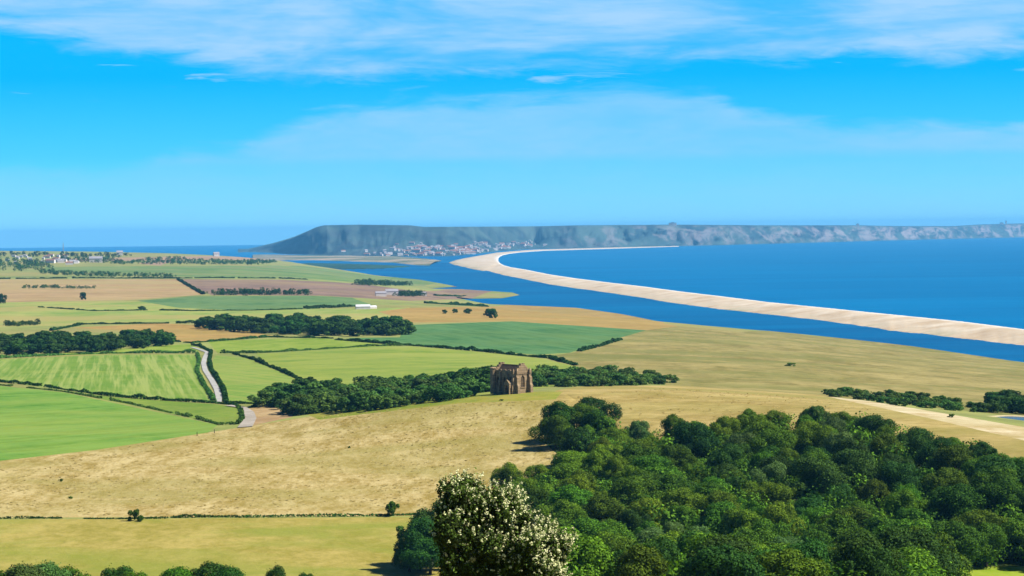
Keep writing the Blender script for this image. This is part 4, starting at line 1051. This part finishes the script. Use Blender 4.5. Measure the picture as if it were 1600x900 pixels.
while nh < 260:
    u = g2.gauss(700, 75); f = g2.uniform(0.02, 0.62)
    if not 500 < u < 855 or (u < 610 and f > 0.25) or fbm(u * 0.05, f * 6) < -0.12: continue
    p = head_point(u, f); place = 'on the slope' if f > 0.3 else 'near the shore'
    house(p, g2.uniform(0.8, 1.5), f'tiny pale house of the far town {place} below the headland', 'houses of the far town'); nh += 1
for i in range(34):
    u = g2.uniform(-20, 125); v = g2.uniform(402, 417) - 0.03 * u
    p = hit(u, v); house(p, g2.uniform(0.6, 1.0), 'tiny pale house of the village among trees at the left horizon', 'village houses at the left')
for (u, v, m, lb) in [(338, 400.5, 0, 'lone white house on the far ridge below the sea horizon'), (150, 410, 1, 'pale far house right of the village'), (187, 399, 0, 'tiny white house under the sea horizon, left')]:
    house(hit(u, v), 1.6, lb, None, m=HM[m])
BARN = house_parts(26, 14, 5, 8.5, M['cream'], M['pale_roof'])
house(hit(567, 483), 0.62, 'barn with a broad white roof beside the golden stubble', None, 'barn', 0.15, BARN)
house(hit(581, 482), 0.4, 'small pale shed right of the white-roofed barn', None, 'barn', 0.5, BARN)
for (u, v, s, lb) in [(595, 463, 0.8, 'pale farmhouse left of the dark trees by the lagoon'), (612, 461, 1.0, 'cream farm building beside the dark trees by the lagoon'), (660, 462, 0.7, 'small farm building right of the dark shoreline trees')]:
    house(hit(u, v), s, lb, None, 'barn', 0.2, HM[1])
# things standing on the headland's skyline
for (u, w, h, lb) in [(1051, 60, 22, 'long dark building on the skyline of the headland'), (1340, 26, 22, 'small tower on the headland skyline'), (1565, 40, 24, 'block on the skyline near the headland end'), (1572, 14, 46, 'thin tower on the skyline near the headland end')]:
    p = head_point(u, 1.02); b = MB(); b.box(-w / 2, w / 2, -8, 8, -6, h * 0.8); o = link('building', None); 
    o.location = p; bb = b.build('wall', M['cream'], o); c = MB(); c.box(-w / 2 - .5, w / 2 + .5, -8.5, 8.5, h * .8 + .003, h * .8 + 1.2); c.box(-w / 5, w / 5, -5, 5, h * .8 + 1.203, h); c.build('roof', M['grey_roof'], o); tag(o, lb, 'building')
M['steel'] = plain_mat('galvanised_steel', (0.25, 0.25, 0.26), 0.1)
def mast(p, h, label):
    o = bpy.data.objects.new('mast', None); COL.objects.link(o); o.location = p
    m = MB()
    for a, b in ((-1, -1), (1, -1), (1, 1), (-1, 1)): m.tube([(a * h * .045, b * h * .045, -1), (a * h * .02, b * h * .02, h)], [h * .012, h * .009], 5)
    m.build('lattice_leg', M['steel'], o); c = MB()
    for q in range(9): z = h * (q + .5) / 9; s = h * (.045 - .025 * z / h); c.box(-s, s, -s, s, z, z + h * .008)
    c.build('brace', M['steel'], o); d = MB(); d.tube([(0, 0, h), (0, 0, h * 1.22)], [h * .008, h * .004], 5); d.build('aerial', M['steel'], o)
    tag(o, label, 'mast')
p = hit(99, 397); mast(p, 34, 'thin lattice mast rising above the left horizon')
mast(head_point(561, 1.0), 26, 'small mast on top of the headland')
for u, v in ((308, 681), (335, 677)):
    p = hit(u, v); o = bpy.data.objects.new('fence_post', None); b = MB(); b.tube([(0, 0, -.3), (0, 0, 1.35), (0, 0, 1.5)], [.13, .12, .05], 8)
    o = b.build('fence_post', M['wood']); o.location = p
    tag(o, 'wooden fence post at the top edge of the tan slope, ' + ('left one' if u < 320 else 'right one'), 'post', 'fence posts on the tan slope')

# ------------------------------------------------------------------ bushes at the bottom edge
for i, (u, vtop, Y, h, w, kind, lb) in enumerate([(35, 878, 330, 4.2, 1.0, 'leaf_grey', 'silvery grey bush in the bottom left corner'), (70, 876, 345, 4.0, 0.9, 'leaf_grey', 'second silvery bush beside the bottom left corner'),
        (100, 880, 350, 4.5, 0.9, 'leaf', 'green bush behind the silvery bush at the bottom left'), (5, 888, 330, 4, 1, 'leaf', 'green bush cut by the bottom left corner'),
        (178, 884, 360, 4.4, 0.9, 'leaf_dark', 'round dark bush cut by the bottom edge, left'), (205, 891, 350, 3.6, 0.9, 'leaf', 'low bush right of the round dark bush'),
        (275, 883, 360, 4.4, 1.0, 'leaf', 'broad bush at the bottom edge, left half'), (315, 880, 365, 4.6, 1.0, 'leaf_dark', 'highest bush of the bottom edge clump'), (348, 886, 360, 4.2, 0.9, 'leaf_dark', 'dark bush at the right end of the bottom clump'),
        (432, 884, 365, 4.0, 0.65, 'leaf_dark', 'small upright bush alone at the bottom edge'), (480, 893, 360, 3.5, 0.6, 'leaf_dark', 'tiny bush tip at the bottom edge, centre left')]):
    t, m = slope(u, vtop); zt = H + m * Y; x = t * Y; z = gh(x, Y); h = max(zt - z, 1.5)
    root = place_tree(x, Y, h, kind, lb, None, 'bush', w * max(1.0, 3.2 / h), 'bush')

# ------------------------------------------------------------------ flowering tree in front
def build_blossom():
    Y = 62.0; t, m = slope(765, 830); x = t * Y; zg = gh(x, Y)
    top = H + slope(720, 742)[1] * Y
    hh = top - zg
    root = bpy.data.objects.new('flowering_tree', None); COL.objects.link(root); root.location = (x, Y, zg)
    tag(root, 'near tree with cream blossom and dark leaves at the bottom centre', 'tree')
    s = Y / F
    def loc(u, v, dy=0.0): 
        tt, mm = slope(783 + (u - 783) * 0.88, v + 14); return (tt * Y - x, dy, H + mm * Y - zg)
    g = random.Random(3)
    mb = MB(); limbs = []
    c0 = loc(770, 900)
    tips = [(705, 765), (740, 775), (790, 775), (690, 810), (720, 840), (770, 820), (820, 815), (850, 840), (875, 850), (700, 880), (750, 880), (820, 880), (870, 890), (790, 850)]
    lob = []
    for (u, v) in tips:
        dy = g.uniform(-1.1, 1.1); e = loc(u, v, dy); limbs.append(e)
        lob.append((e[0], e[1], e[2], 21 * s * g.uniform(0.85, 1.2)))
    for (u, v) in [(690, 760), (720, 757), (752, 768), (775, 772), (800, 790), (830, 830), (860, 835), (885, 848), (872, 870), (690, 840), (740, 860), (800, 890), (850, 895), (760, 800), (730, 810), (800, 830), (700, 905), (760, 915), (830, 920), (870, 915), (735, 930), (800, 935)]:
        dy = g.uniform(-1.2, 1.2); e = loc(u, v, dy); lob.append((e[0], e[1], e[2], 15 * s * g.uniform(0.85, 1.2)))
    mb.tube([(0, 0, -0.3), (0.05, 0, 0.6), (0.1, 0.05, max(c0[2], 1.2))], [0.22, 0.16, 0.12], 9); mb.build('trunk', M['bark'], root)
    lb = MB()
    for e in limbs:
        st = (0.1, 0.05, max(c0[2], 1.2) * g.uniform(0.7, 1.0)); md = tuple(st[i] * .5 + e[i] * .5 + g.uniform(-.1, .1) for i in range(3))
        lb.tube([st, md, e], [0.045, 0.028, 0.008], 6)
    lb.build('limb', M['bark'], root)
    for (u, v) in [(720, 790), (760, 840), (790, 870), (740, 830), (840, 870), (700, 860), (720, 870), (770, 880), (690, 785), (780, 800), (810, 850)]:
        e = loc(u, v, g.uniform(-0.7, -0.2)); lob.append((e[0], e[1], e[2], 21 * s * g.uniform(0.9, 1.2)))
    V, Q, sh = leaf_cloud(lob, 42000, 0.075, 77, up=0.1)
    link('foliage', mesh_np('foliage', V, Q, leaf_mat('blossom_tree_leaf', (0.010, 0.018, 0.006), (0.040, 0.060, 0.014), 0.0, 0.0, 0.2), False, sh), root)
    # ragged leafy shoots that carry the flower heads, thickest on the sunny upper right
    gg = np.random.default_rng(8); L = np.array(lob); n = 2600
    k = gg.integers(0, len(L), n); d = gg.normal(size=(n, 3)) + np.array([0.5, -0.5, 0.7]); d /= np.linalg.norm(d, axis=1)[:, None]
    C = L[k, :3] + d * (L[k, 3] * gg.uniform(0.9, 1.05, n))[:, None]
    ok = np.ones(n, bool)
    for i in range(len(L)): ok &= ~((np.linalg.norm(C - L[i, :3], axis=1) < 0.85 * L[i, 3]) & (k != i))
    C = C[ok]; d = d[ok]; VV = []; SS = []; LV = []; LS_ = []; tw = MB()
    xr = (C[:, 0] - C[:, 0].min()) / (C[:, 0].max() - C[:, 0].min())
    for c, nn, f in zip(C, d, xr):
        up = nn * 0.55 + np.array([0.15, 0, 0.75]) + gg.normal(size=3) * 0.2; up /= np.linalg.norm(up)
        ln = gg.uniform(0.10, 0.30) * (1.7 if gg.uniform() > 0.8 else 1); tip = c + up * ln
        if gg.uniform() < 0.4: tw.tube([tuple(c - up * 0.1), tuple(tip)], [0.006, 0.003], 3)
        def petal(p, n3, w, V_, S_, asp=1.0):
            n3 = n3 / np.linalg.norm(n3); e1 = np.cross(n3, gg.normal(size=3)); e1 /= np.linalg.norm(e1); e2 = np.cross(n3, e1)
            V_ += [p - e1 * w, p + e2 * w * asp, p + e1 * w, p - e2 * w * asp]; S_ += [gg.uniform(0, 1)] * 4
        for q in range(9):
            petal(c + up * ln * gg.uniform(-0.1, 0.95) + gg.normal(size=3) * 0.035, gg.normal(size=3) + up, gg.uniform(0.03, 0.055), LV, LS_, 0.55)
        if gg.uniform() > 0.24 + 0.62 * f: continue
        R = gg.uniform(0.03, 0.085) * (1.5 if gg.uniform() > 0.85 else 1); m = int(gg.integers(8, 22))
        for q in range(m):
            h = gg.uniform(0, 1); r = R * (1.1 - 0.8 * h) * math.sqrt(gg.uniform(0, 1)); th = gg.uniform(0, 6.28)
            p = tip + up * (h - 0.5) * R * 2.2 + np.array([math.cos(th), math.sin(th), 0]) * r
            petal(p, up + gg.normal(size=3) * 0.5, gg.uniform(0.014, 0.030), VV, SS)
    tw.build('twig', M['bark'], root)['kind'] = 'stuff'
    link('leafy_shoot', mesh_np('leafy_shoot', np.array(LV), np.arange(len(LV)).reshape(-1, 4), leaf_mat('shoot_leaf', (0.028, 0.056, 0.008), (0.115, 0.185, 0.028), 0.0, 0.0, 0.25), False, LS_), root)
    link('blossom', mesh_np('blossom', np.array(VV), np.arange(len(VV)).reshape(-1, 4), leaf_mat('cream_blossom', (0.38, 0.41, 0.16), (0.74, 0.72, 0.44), 0.0, 0.0, 0.15), False, SS), root)
build_blossom()

# ------------------------------------------------------------------ haze
HAZE = 2.8e-5
def build_haze():
    b = MB(); b.box(-62000, 62000, -400, 50500, wz(50000) - 12, 215); me = b.mesh('haze', None)
    m = bpy.data.materials.new('haze_air'); m.use_nodes = True; k = NT(m.node_tree); k.n.clear()
    out = k.node('ShaderNodeOutputMaterial'); v = k.node('ShaderNodeVolumePrincipled')
    v.inputs['Color'].default_value = (0.16, 0.56, 1.0, 1); v.inputs['Density'].default_value = HAZE; v.inputs['Anisotropy'].default_value = 0.0
    k.l.new(v.outputs[0], out.inputs['Volume']); me.materials.append(m)
    o = link('haze', me); o['kind'] = 'stuff'
build_haze()
